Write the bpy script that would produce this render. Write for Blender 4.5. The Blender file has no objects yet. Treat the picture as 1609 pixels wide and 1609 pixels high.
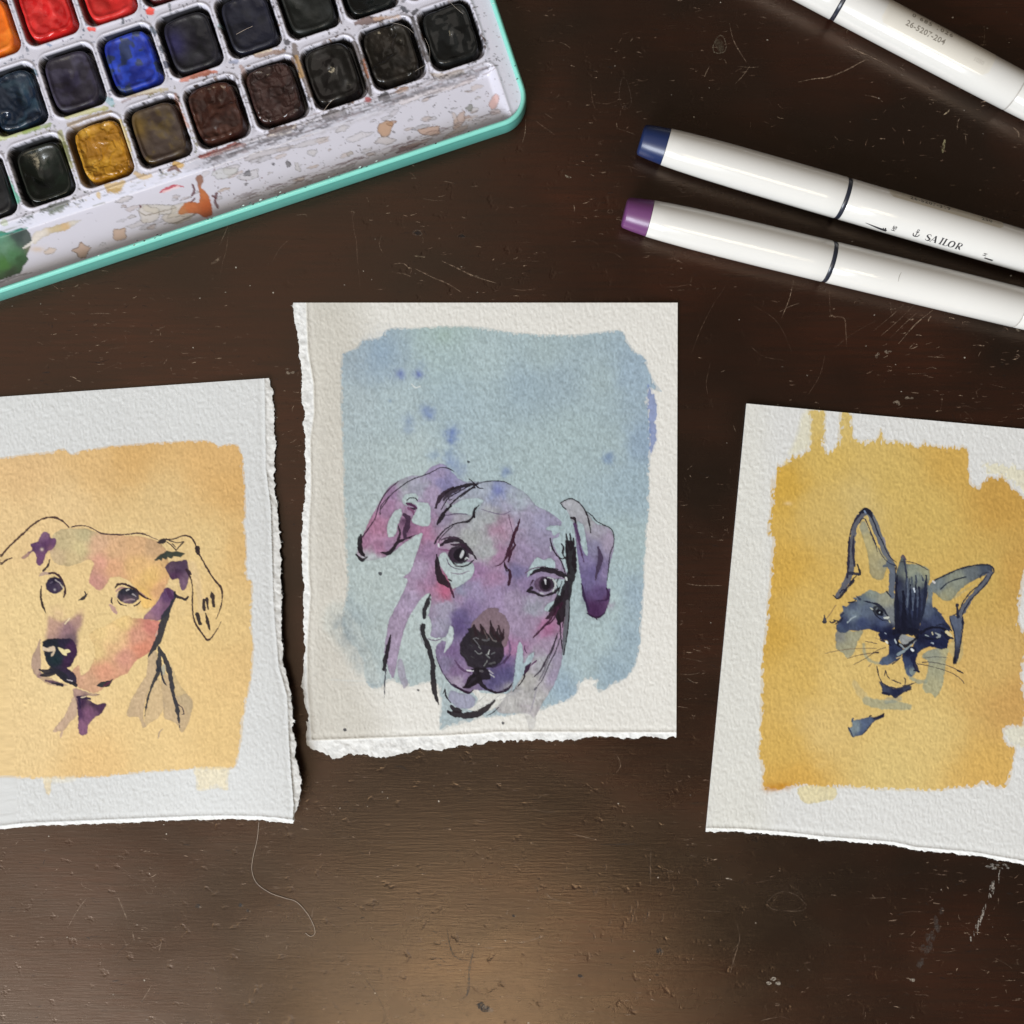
import bpy, math, random
import numpy as np

random.seed(7)
RNG = np.random.RandomState(11)
scene = bpy.context.scene
COL = scene.collection

# ---------------------------------------------------------------- camera, light, exposure
S = 0.0002          # metres of table per photograph pixel
H = 0.36            # camera height above the table
SIZE = 1609
CX = 804.5

cam_data = bpy.data.cameras.new('camera')
cam = bpy.data.objects.new('camera', cam_data)
COL.objects.link(cam)
cam.location = (0, 0, H)
cam.rotation_euler = (0, 0, 0)
cam_data.sensor_width = 36
cam_data.lens = 36 * H / (SIZE * S)
cam_data.clip_start = 0.01
cam_data.clip_end = 20
scene.camera = cam
scene.render.resolution_x = 1024
scene.render.resolution_y = 1024

world = bpy.data.worlds.new("World")
scene.world = world
world.use_nodes = True
wn = world.node_tree
bg = wn.nodes['Background']
bg.inputs['Color'].default_value = (1.0, 0.86, 0.72, 1)
bg.inputs['Strength'].default_value = 0.14

def area_light(name, loc, target, sx, sy, power, color):
    d = bpy.data.lights.new(name, 'AREA')
    d.shape = 'RECTANGLE'; d.size = sx; d.size_y = sy
    d.energy = power; d.color = color
    o = bpy.data.objects.new(name, d); COL.objects.link(o)
    o.location = loc
    v = np.array(target, float) - np.array(loc, float)
    import mathutils
    o.rotation_euler = mathutils.Vector(v).to_track_quat('-Z', 'Y').to_euler()
    return o

# the window the table stands by: large, beyond the near left corner of the table
area_light('window_light', (-1.6, -2.6, 2.0), (0, 0, 0), 1.7, 1.5, 178, (0.91, 0.97, 1.03))
# the ceiling over the left half of the room and the bright wall beside the window,
# both mirrored dimly in the varnish
area_light('ceiling_light', (-0.80, -0.10, 1.3), (-0.80, -0.10, 0), 1.6, 1.8, 4.4, (1.0, 0.90, 0.80))
area_light('wall_bounce', (-0.98, -0.80, 1.3), (0, 0, 0), 0.9, 0.8, 2.5, (1.0, 0.88, 0.76))
# a warm room lamp overhead at the near side: the brown sheen at the bottom of the picture
area_light('ceiling_lamp', (-0.05, -0.80, 1.35), (0, -0.1, 0), 0.42, 0.30, 3.1, (1.0, 0.85, 0.58))

scene.view_settings.view_transform = 'Standard'
scene.view_settings.look = 'None'
scene.view_settings.exposure = 0.0
scene.view_settings.gamma = 1.0
scene.render.engine = 'CYCLES'

# ---------------------------------------------------------------- helpers
def W(px, py, z=0.0):
    """point at height z that stands where the photograph shows (px, py)"""
    k = S * (H - z) / H
    return ((px - CX) * k, -(py - CX) * k, z)

def lin(c):
    c = np.asarray(c, float) / 255.0
    return np.where(c <= 0.04045, c / 12.92, ((c + 0.055) / 1.055) ** 2.4)

_tabs = [np.random.RandomState(100 + i).rand(256, 256).astype(np.float32) for i in range(12)]
def vnoise(x, y, seed=0):
    t = _tabs[seed % 12]
    off = (seed // 12) * 37.17
    x = x + off; y = y + off * 1.7
    xi = np.floor(x).astype(np.int64); yi = np.floor(y).astype(np.int64)
    fx = (x - xi).astype(np.float32); fy = (y - yi).astype(np.float32)
    fx = fx * fx * (3 - 2 * fx); fy = fy * fy * (3 - 2 * fy)
    x0 = xi & 255; x1 = (xi + 1) & 255; y0 = yi & 255; y1 = (yi + 1) & 255
    a = t[y0, x0]; b = t[y0, x1]; c = t[y1, x0]; d = t[y1, x1]
    return (a * (1 - fx) + b * fx) * (1 - fy) + (c * (1 - fx) + d * fx) * fy
def fbm(x, y, seed=0, octv=3):
    s = 0; a = 1; n = 0
    for i in range(octv):
        s = s + a * vnoise(x * 2 ** i, y * 2 ** i, seed + i); n += a; a *= 0.5
    return s / n
def sstep(a, b, x):
    t = np.clip((x - a) / (b - a), 0, 1)
    return t * t * (3 - 2 * t)

def spline(pts, closed=False, sub=5, extra=None):
    P = np.array(pts, float)
    n = len(P)
    if n < 3 and not closed:
        t = np.linspace(0, 1, sub + 1)[:, None]
        return P[0] * (1 - t) + P[-1] * t
    out = []
    rng = range(n) if closed else range(n - 1)
    for i in rng:
        p1 = P[i]; p2 = P[(i + 1) % n]
        p0 = P[(i - 1) % n] if (closed or i > 0) else 2 * p1 - p2
        p3 = P[(i + 2) % n] if (closed or i + 2 < n) else 2 * p2 - p1
        for k in range(sub):
            t = k / sub
            out.append(0.5 * ((2 * p1) + (-p0 + p2) * t + (2 * p0 - 5 * p1 + 4 * p2 - p3) * t * t + (-p0 + 3 * p1 - 3 * p2 + p3) * t ** 3))
    if not closed: out.append(P[-1])
    return np.array(out)

def poly_sdf(x, y, P):
    """positive inside"""
    n = len(P)
    d2 = np.full(x.shape, 1e12, np.float32)
    inside = np.zeros(x.shape, bool)
    for i in range(n):
        ax, ay = P[i]; bx, by = P[(i + 1) % n]
        ex, ey = bx - ax, by - ay
        L = ex * ex + ey * ey
        if L < 1e-9: continue
        wx = x - ax; wy = y - ay
        t = np.clip((wx * ex + wy * ey) / L, 0, 1)
        dx = wx - ex * t; dy = wy - ey * t
        np.minimum(d2, dx * dx + dy * dy, out=d2)
        if ay != by:
            cr = ((ay > y) != (by > y)) & (x < ex * (y - ay) / ey + ax)
            inside ^= cr
    d = np.sqrt(d2)
    return np.where(inside, d, -d)

PAPER_OBS = lin((222, 216, 206))
def obs(c, base_rgb=(222, 217, 208), kd=0.13, kp=0.30):
    c = np.asarray(c, float); l = c @ np.array([.3, .59, .11])
    c = c + (l - c) * kd
    k = kp * min(1, max(0, (l - 60) / 85.0))
    return lin(c + (np.asarray(base_rgb, float) - c) * k)

class Canvas:
    """paint on the vertices of a surface; x, y are in photograph pixels"""
    def __init__(s, X, Y, base=PAPER_OBS, tooth=None):
        s.x = X.ravel().astype(np.float32); s.y = Y.ravel().astype(np.float32)
        s.base = base
        s.C = np.ones((s.x.size, 3), np.float32)
        s.tooth = tooth.ravel() if tooth is not None else np.zeros_like(s.x)
        s.o = (0, 0, 1.0); s.fix = lin; s.fat = 0.0
    def zoom(s, x0, y0, k): s.o = (x0, y0, k)
    def _p(s, pts):
        P = np.array(pts, float)[:, :2]
        return P / s.o[2] + np.array(s.o[:2])
    def _box(s, P, m):
        lo = P.min(0) - m; hi = P.max(0) + m
        return np.nonzero((s.x > lo[0]) & (s.x < hi[0]) & (s.y > lo[1]) & (s.y < hi[1]))[0]
    def field(s, idx, samples, wob=5.0, e=8.0):
        x = s.x[idx]; y = s.y[idx]
        x = x + wob * (fbm(x / 14, y / 14, 3) - 0.5) * 2; y = y + wob * (fbm(x / 14, y / 14, 6) - 0.5) * 2
        num = np.zeros((idx.size, 3), np.float32); den = np.zeros(idx.size, np.float32)
        for q in samples:
            px = q[0] / s.o[2] + s.o[0]; py = q[1] / s.o[2] + s.o[1]
            w = 1.0 / ((x - px) ** 2 + (y - py) ** 2 + e * e) ** 1.8
            num += w[:, None] * s.fix(q[2]).astype(np.float32); den += w
        return num / den[:, None] / s.base
    def wash(s, pts, color=None, samples=None, alpha=1.0, soft=1.0, edge=0.22, ew=1.6, rough=1.2, fine=0.7,
             holes=(), gran=0.10, smooth=True, sub=4, wob=5.0, mode='set', vary=0.06, fvary=0.0, e=8.0, dry=0.0, drym=6.0, streak=None):
        P = s._p(pts)
        if smooth: P = spline(P, True, sub)
        idx = s._box(P, soft * 2 + rough + 3)
        if idx.size == 0: return
        x = s.x[idx]; y = s.y[idx]
        xd = x + rough * 2 * (fbm(x / 9, y / 9, 1) - 0.5) + fine * 2 * (vnoise(x / 2.6, y / 2.6, 4) - 0.5)
        yd = y + rough * 2 * (fbm(x / 9, y / 9, 5) - 0.5) + fine * 2 * (vnoise(x / 2.6, y / 2.6, 8) - 0.5)
        d = poly_sdf(xd, yd, P)
        for h in holes:
            Q = spline(s._p(h), True, sub)
            d = np.minimum(d, -poly_sdf(xd, yd, Q))
        if streak is not None:
            d = d + streak(x, y) * (vnoise(x / 2.4, y / 60, 11) + .6 * vnoise(x / 6.5, y / 80, 9) - 1.0) * sstep(34, 4, d)
        a = sstep(-soft, soft, d) * alpha
        if dry > 0:      # broken, dry-brushed margin: pigment only on the tooth
            t = s.tooth[idx] + 0.6 * (vnoise(x / 4, y / 4, 9) - 0.5)
            k = sstep(-0.1, 0.25, t + (d / drym - 0.5) * 1.2)
            a = a * (1 - dry + dry * k)
        if samples is not None: col = s.field(idx, samples, wob, e)
        else: col = np.repeat((s.fix(color) / s.base)[None], idx.size, 0).astype(np.float32)
        m = 1 - edge * np.exp(-np.maximum(d, 0) / ew) + vary * 2 * (fbm(x / 22, y / 22, 2) - 0.5)
        if fvary: m = m * (1 + fvary * 2 * (fbm(x / 9 + 5, y / 9, 7, 3) - .5) - fvary * .5 * sstep(.56, .66, fbm(x / 16, y / 13 + 9, 4, 3)))
        m = m * (1 - gran * (-s.tooth[idx] * 1.3 + 0.8 * (vnoise(x / 2.0, y / 2.0, 7) - 0.5)))
        col = col ** np.clip(2 - m, 0.5, 1.8)[:, None] if False else col * m[:, None]
        if mode == 'set': s.C[idx] = s.C[idx] * (1 - a[:, None]) + col * a[:, None]
        else: s.C[idx] *= (1 - a[:, None]) + col * a[:, None]
    def blot(s, x0, y0, r, color, alpha=0.6, ry=None, rot=0.0, mode='set', rag=0.5):
        px = x0 / s.o[2] + s.o[0]; py = y0 / s.o[2] + s.o[1]; r = r / s.o[2]; ry = (ry / s.o[2]) if ry else r
        R = max(r, ry) * 2.6
        idx = np.nonzero((abs(s.x - px) < R) & (abs(s.y - py) < R))[0]
        if idx.size == 0: return
        x = s.x[idx]; y = s.y[idx]
        dx = x - px; dy = y - py; c, sn = math.cos(rot), math.sin(rot)
        u = (dx * c + dy * sn) / r; v = (-dx * sn + dy * c) / ry
        q = np.sqrt(u * u + v * v) * (1 + rag * 1.6 * (fbm(x / 6, y / 6, 10) - 0.5))
        a = alpha * np.exp(-q * q * 1.1) * (1 - 0.25 * s.tooth[idx])
        col = (s.fix(color) / s.base)
        s.C[idx] = s.C[idx] * (1 - a[:, None]) + col * a[:, None]
    def ell(s, x0, y0, rx, ry, rot=0.0, n=14):
        c, sn = math.cos(rot), math.sin(rot)
        return [(x0 + rx * math.cos(t) * c - ry * math.sin(t) * sn, y0 + rx * math.cos(t) * sn + ry * math.sin(t) * c)
                for t in np.linspace(0, 2 * math.pi, n, endpoint=False)]
    def ink(s, pts, w, color=(34, 26, 30), alpha=0.97, soft=0.5, rag=0.45, sub=6, dry=0.0, edge=0.0):
        P = s._p(pts)
        w = np.atleast_1d(np.array(w, float)) / s.o[2] + s.fat
        if len(w) != len(P): w = np.interp(np.linspace(0, 1, len(P)), np.linspace(0, 1, len(w)), w)
        Q = spline(np.column_stack([P, w]), False, sub)
        idx = s._box(Q[:, :2], Q[:, 2].max() + 2)
        if idx.size == 0: return
        x = s.x[idx]; y = s.y[idx]
        x = x + rag * 2 * (vnoise(x / 2.2, y / 2.2, 9) - 0.5) + 0.5 * (vnoise(x / 7, y / 7, 2) - 0.5)
        y = y + rag * 2 * (vnoise(x / 2.2, y / 2.2, 11) - 0.5)
        d = np.full(x.shape, -1e6, np.float32)
        for i in range(len(Q) - 1):
            ax, ay, wa = Q[i]; bx, by, wb = Q[i + 1]
            ex, ey = bx - ax, by - ay; L = ex * ex + ey * ey
            if L < 1e-9: continue
            t = np.clip(((x - ax) * ex + (y - ay) * ey) / L, 0, 1)
            dd = np.maximum(wa + (wb - wa) * t, 0.7) * 0.5 - np.hypot(x - ax - ex * t, y - ay - ey * t)
            np.maximum(d, dd, out=d)
        if Q[:, 2].max() > 2.2: d = d + min(1.6, .24 * Q[:, 2].mean()) * 2 * (fbm(x / 6.5, y / 6.5, 8, 2) - .54)
        a = sstep(-soft, soft, d) * alpha
        thin = 1 - 0.35 * (vnoise(x / 5, y / 5, 5))          # ink pools unevenly
        a = a * np.clip(thin + 0.34, 0, 1)
        if dry > 0:
            a = a * (1 - dry * sstep(0.0, 0.35, -s.tooth[idx] + 0.7 * (vnoise(x / 3, y / 3, 3) - 0.4)))
        col = (s.fix(color) / s.base)[None] * (1 - edge * np.exp(-np.maximum(d, 0) / 1.0))[:, None]
        s.C[idx] = s.C[idx] * (1 - a[:, None]) + col * a[:, None]

# ---------------------------------------------------------------- mesh building
def link(o, parent=None):
    COL.objects.link(o)
    if parent: o.parent = parent
    return o
def grid_mesh(name, V, M, N, colors=None, extra_V=None, extra_F=None, smooth=True, flip=False):
    """V (M*N,3) row-major grid; extra verts/quads appended"""
    i = np.arange(M - 1)[:, None] * N + np.arange(N - 1)[None]
    q = np.stack([i, i + N, i + N + 1, i + 1], -1).reshape(-1, 4)
    if flip: q = q[:, ::-1]
    if extra_V is not None:
        q = np.concatenate([q, extra_F + len(V)]); V = np.concatenate([V, extra_V])
    me = bpy.data.meshes.new(name)
    me.vertices.add(len(V)); me.vertices.foreach_set('co', V.astype(np.float32).ravel())
    me.loops.add(q.size); me.loops.foreach_set('vertex_index', q.astype(np.int32).ravel())
    me.polygons.add(len(q)); me.polygons.foreach_set('loop_start', np.arange(0, q.size, 4, dtype=np.int32))
    me.polygons.foreach_set('use_smooth', np.full(len(q), smooth))
    me.update(calc_edges=True); me.validate()
    if colors is not None: set_colors(me, colors)
    return me
def set_colors(me, colors):
    a = me.color_attributes.new('paint', 'FLOAT_COLOR', 'POINT')
    n = len(me.vertices); c = np.ones((n, 4), np.float32)
    k = colors.shape[1]
    c[:len(colors), :k] = colors
    if len(colors) < n: c[len(colors):, :3] = 0.78
    a.data.foreach_set('color', c.ravel())
def py_mesh(name, V, F, smooth=True, colors=None):
    me = bpy.data.meshes.new(name)
    me.from_pydata([tuple(v) for v in V], [], [tuple(f) for f in F]); me.update()
    if smooth:
        for p in me.polygons: p.use_smooth = True
    if colors is not None: set_colors(me, np.asarray(colors, np.float32))
    return me
def obj(name, me, mat=None, parent=None, **kw):
    o = bpy.data.objects.new(name, me)
    if mat is not None: me.materials.append(mat) if not me.materials else None
    link(o, parent)
    for k, v in kw.items(): o[k] = v
    return o
def empty(name, loc, label, cat, group=None):
    o = bpy.data.objects.new(name, None); COL.objects.link(o); o.location = loc
    o.empty_display_size = 0.01
    o['label'] = label; o['category'] = cat
    if group: o['group'] = group
    return o

def new_mat(name):
    m = bpy.data.materials.new(name); m.use_nodes = True
    nt = m.node_tree; b = nt.nodes['Principled BSDF']
    return m, nt, b
def N(nt, typ, **kw):
    n = nt.nodes.new(typ)
    for k, v in kw.items(): setattr(n, k, v)
    return n

def mat_paper():
    m, nt, b = new_mat('watercolour_paper')
    a = N(nt, 'ShaderNodeVertexColor', layer_name='paint')
    tc = N(nt, 'ShaderNodeTexCoord')
    nz = N(nt, 'ShaderNodeTexNoise'); nz.inputs['Scale'].default_value = 1500; nz.inputs['Detail'].default_value = 3
    nt.links.new(tc.outputs['Object'], nz.inputs['Vector'])
    bp = N(nt, 'ShaderNodeBump'); bp.inputs['Strength'].default_value = 0.12; bp.inputs['Distance'].default_value = 0.0002
    nt.links.new(nz.outputs['Fac'], bp.inputs['Height'])
    nt.links.new(bp.outputs['Normal'], b.inputs['Normal'])
    nt.links.new(a.outputs['Color'], b.inputs['Base Color'])
    b.inputs['Roughness'].default_value = 0.85
    b.inputs['Specular IOR Level'].default_value = 0.05
    return m
def mat_simple(name, color, rough=0.3, spec=0.5, coat=0.0, bump=0.0, bscale=400, var=0.0):
    m, nt, b = new_mat(name)
    c = tuple(lin(color)) + (1,)
    b.inputs['Base Color'].default_value = c
    b.inputs['Roughness'].default_value = rough
    b.inputs['Specular IOR Level'].default_value = spec
    b.inputs['Coat Weight'].default_value = coat
    b.inputs['Coat Roughness'].default_value = 0.08
    tc = N(nt, 'ShaderNodeTexCoord')
    nz = N(nt, 'ShaderNodeTexNoise'); nz.inputs['Scale'].default_value = bscale; nz.inputs['Detail'].default_value = 4
    nt.links.new(tc.outputs['Object'], nz.inputs['Vector'])
    if bump > 0:
        bp = N(nt, 'ShaderNodeBump'); bp.inputs['Strength'].default_value = bump; bp.inputs['Distance'].default_value = 0.0003
        nt.links.new(nz.outputs['Fac'], bp.inputs['Height']); nt.links.new(bp.outputs['Normal'], b.inputs['Normal'])
    if var > 0:
        mx = N(nt, 'ShaderNodeMix', data_type='RGBA')
        mx.inputs[6].default_value = tuple(x * (1 - var) for x in c[:3]) + (1,)
        mx.inputs[7].default_value = tuple(min(1, x * (1 + var)) for x in c[:3]) + (1,)
        nt.links.new(nz.outputs['Fac'], mx.inputs[0]); nt.links.new(mx.outputs[2], b.inputs['Base Color'])
    return m
def mat_vcol(name, rough=0.35, spec=0.5, rough_attr=False, bump=0.1, bscale=900, coat=0.0):
    m, nt, b = new_mat(name)
    a = N(nt, 'ShaderNodeVertexColor', layer_name='paint')
    nt.links.new(a.outputs['Color'], b.inputs['Base Color'])
    b.inputs['Roughness'].default_value = rough
    b.inputs['Specular IOR Level'].default_value = spec
    b.inputs['Coat Weight'].default_value = coat
    b.inputs['Coat Roughness'].default_value = 0.12
    if rough_attr: nt.links.new(a.outputs['Alpha'], b.inputs['Roughness'])
    tc = N(nt, 'ShaderNodeTexCoord')
    nz = N(nt, 'ShaderNodeTexNoise'); nz.inputs['Scale'].default_value = bscale; nz.inputs['Detail'].default_value = 4
    nt.links.new(tc.outputs['Object'], nz.inputs['Vector'])
    bp = N(nt, 'ShaderNodeBump'); bp.inputs['Strength'].default_value = bump; bp.inputs['Distance'].default_value = 0.0004
    nt.links.new(nz.outputs['Fac'], bp.inputs['Height']); nt.links.new(bp.outputs['Normal'], b.inputs['Normal'])
    return m

# ---------------------------------------------------------------- the table top
def mat_table():
    m, nt, b = new_mat('dark_varnished_wood')
    L = nt.links.new
    tc = N(nt, 'ShaderNodeTexCoord')
    def mapped(sx, sy, rot=0.0):
        mp = N(nt, 'ShaderNodeMapping'); mp.inputs['Scale'].default_value = (sx, sy, 1); mp.inputs['Rotation'].default_value = (0, 0, rot)
        L(tc.outputs['Object'], mp.inputs['Vector']); return mp.outputs['Vector']
    def noise(vec, sc, det=4, rough=0.6, dist=0.0):
        n = N(nt, 'ShaderNodeTexNoise'); n.inputs['Scale'].default_value = sc; n.inputs['Detail'].default_value = det
        n.inputs['Roughness'].default_value = rough; n.inputs['Distortion'].default_value = dist
        L(vec, n.inputs['Vector']); return n.outputs['Fac']
    def ramp(v, a, b_, c0=(0, 0, 0, 1), c1=(1, 1, 1, 1)):
        r = N(nt, 'ShaderNodeValToRGB'); r.color_ramp.elements[0].position = a; r.color_ramp.elements[1].position = b_
        r.color_ramp.elements[0].color = c0; r.color_ramp.elements[1].color = c1
        L(v, r.inputs['Fac']); return r.outputs['Color']
    def mix(f, a, c, mode='MIX', fac=None):
        x = N(nt, 'ShaderNodeMix', data_type='RGBA', blend_type=mode)
        if f is None: x.inputs[0].default_value = fac
        else: L(f, x.inputs[0])
        for k, v in ((6, a), (7, c)):
            if isinstance(v, tuple): x.inputs[k].default_value = v
            else: L(v, x.inputs[k])
        return x.outputs[2]
    def math_(op, a, c):
        x = N(nt, 'ShaderNodeMath', operation=op)
        for k, v in ((0, a), (1, c)):
            if isinstance(v, (int, float)): x.inputs[k].default_value = v
            else: L(v, x.inputs[k])
        return x.outputs[0]
    big = noise(mapped(1, 1.6), 9, 3)
    grain = noise(mapped(5, 90), 9, 6, 0.7, 0.3)
    fine = noise(mapped(60, 700), 2.2, 4, 0.7)
    c = ramp(big, 0.40, 0.68, (0.0075, 0.0042, 0.0031, 1), (0.0340, 0.0088, 0.0042, 1))
    c = mix(ramp(grain, 0.42, 0.8), c, (0.0085, 0.0045, 0.0034, 1))
    # short broken flecks along the grain: glints on worn varnish, painted pale
    fl = ramp(fine, 0.63, 0.74)
    patch = ramp(noise(mapped(1, 1), 22, 4), 0.46, 0.66)
    fm = mix(None, fl, patch, 'MULTIPLY', 1.0)
    c = mix(fm, c, (0.040, 0.026, 0.018, 1))
    # tiny dust
    du = ramp(noise(mapped(1, 1), 700, 2), 0.74, 0.80)
    dm = mix(None, du, ramp(noise(mapped(1, 1), 30, 2), 0.42, 0.62), 'MULTIPLY', 1.0)
    c = mix(math_('MULTIPLY', dm, 0.35), c, (0.10, 0.085, 0.07, 1))
    L(c, b.inputs['Base Color'])
    sm = noise(mapped(1, 1.5), 18, 5)
    r = N(nt, 'ShaderNodeMapRange'); r.inputs[1].default_value = 0.3; r.inputs[2].default_value = 0.7
    r.inputs[3].default_value = 0.20; r.inputs[4].default_value = 0.32
    L(sm, r.inputs[0])
    L(math_('ADD', r.outputs[0], math_('MULTIPLY', fm, 0.15)), b.inputs['Roughness'])
    b.inputs['Specular IOR Level'].default_value = 0.8; b.inputs['Specular Tint'].default_value = (1.0, 0.74, 0.56, 1)
    # relief: grain pores, worn flecks, tiny crossing scratches, small dents
    h1 = math_('MULTIPLY', grain, 0.18)
    h2 = math_('MULTIPLY', fine, 0.36)
    w = N(nt, 'ShaderNodeTexVoronoi', feature='DISTANCE_TO_EDGE'); w.inputs['Scale'].default_value = 60
    L(mapped(1.0, 1.6, 0.5), w.inputs['Vector'])
    crk = ramp(w.outputs['Distance'], 0.0, 0.02)
    pit = ramp(noise(mapped(1, 1), 190, 3), 0.62, 0.72)
    h = math_('ADD', h1, h2); h = math_('ADD', h, math_('MULTIPLY', pit, -0.5))
    bp = N(nt, 'ShaderNodeBump'); bp.inputs['Strength'].default_value = 0.45; bp.inputs['Distance'].default_value = 0.00022
    L(h, bp.inputs['Height']); L(bp.outputs['Normal'], b.inputs['Normal'])
    return m

def build_table():
    w, d, t = 1.3, 0.9, 0.03
    bev = 0.003
    V = []; F = []
    for z, ins in ((0, bev), (-bev, 0), (-t + bev, 0), (-t, bev)):
        x, y = w / 2 - ins, d / 2 - ins
        V += [(-x, -y, z), (x, -y, z), (x, y, z), (-x, y, z)]
    F.append((0, 1, 2, 3)); F.append((15, 14, 13, 12))
    for k in range(3):
        for j in range(4):
            a = k * 4 + j; b = k * 4 + (j + 1) % 4
            F.append((a, a + 4, b + 4, b))
    me = py_mesh('tabletop', V, F, smooth=False)
    return obj('tabletop', me, mat_table(), kind='structure')
table = build_table()

def mat_scratch():
    m, nt, b = new_mat('varnish_scratch')
    a = N(nt, 'ShaderNodeVertexColor', layer_name='paint')
    nt.links.new(a.outputs['Color'], b.inputs['Base Color']); nt.links.new(a.outputs['Alpha'], b.inputs['Alpha'])
    b.inputs['Roughness'].default_value = 0.6
    tc = N(nt, 'ShaderNodeTexCoord'); nz = N(nt, 'ShaderNodeTexNoise'); nz.inputs['Scale'].default_value = 1400
    nt.links.new(tc.outputs['Object'], nz.inputs['Vector'])
    mt = N(nt, 'ShaderNodeMath', operation='MULTIPLY'); r = N(nt, 'ShaderNodeMapRange')
    r.inputs[1].default_value = 0.35; r.inputs[2].default_value = 0.6; r.inputs[3].default_value = 0.15
    nt.links.new(nz.outputs['Fac'], r.inputs[0])
    nt.links.new(r.outputs[0], mt.inputs[0]); nt.links.new(a.outputs['Alpha'], mt.inputs[1]); nt.links.new(mt.outputs[0], b.inputs['Alpha'])
    return m
MAT_SCR = mat_scratch()

class Ribbons:
    def __init__(s, z=0.00004): s.V = []; s.F = []; s.c = []; s.z = z; s.n = 0
    def add(s, pts, w, color, alpha, sub=5, taper=True):
        Q = spline(pts, False, sub); n = len(Q)
        z = s.z + 0.000001 * (s.n % 40); s.n += 1
        col = lin(color); base = len(s.V)
        for i in range(n):
            a = Q[max(0, i - 1)]; b = Q[min(n - 1, i + 1)]; t = b - a; L = np.hypot(*t) + 1e-9
            nx, ny = -t[1] / L, t[0] / L
            k = w * 0.5 * ((0.25 + 0.75 * math.sin(math.pi * (i + 0.3) / (n - 0.4))) if taper else 1)
            k *= 0.75 + 0.5 * random.random()
            al = alpha * (0.15 + 0.95 * random.random())
            for sg in (-1, 1):
                s.V.append(W(Q[i][0] + nx * k * sg, Q[i][1] + ny * k * sg, z)); s.c.append((*col, min(1, al)))
            if i: f = base + 2 * i; s.F.append((f - 2, f, f + 1, f - 1))
    def ring(s, cx, cy, rx, ry, w, color, alpha, rot=0):
        pts = []
        for t in np.linspace(0, 2 * math.pi, 12):
            q = 1 + 0.12 * math.sin(3 * t + rot * 3)
            x, y = rx * math.cos(t) * q, ry * math.sin(t) * q
            pts.append((cx + x * math.cos(rot) - y * math.sin(rot), cy + x * math.sin(rot) + y * math.cos(rot)))
        s.add(pts, w, color, alpha * .55, taper=False)
    def blob(s, cx, cy, rx, ry, color, alpha):
        base = len(s.V); z = s.z + 0.000001 * (s.n % 40); s.n += 1; n = 9
        for t in range(n):
            q = 0.7 + 0.6 * random.random(); a = t * 2 * math.pi / n
            s.V.append(W(cx + rx * q * math.cos(a), cy + ry * q * math.sin(a), z)); s.c.append((*lin(color), alpha))
        s.F.append(tuple(base + (n - 1 - i) for i in range(n)))
    def build(s, name, parent, **kw):
        me = py_mesh(name, s.V, s.F, False, s.c)
        return obj(name, me, MAT_SCR, parent, **kw)

R = Ribbons()
LT = (160, 136, 114); MD = (120, 94, 76); DK = (22, 14, 12)
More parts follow.
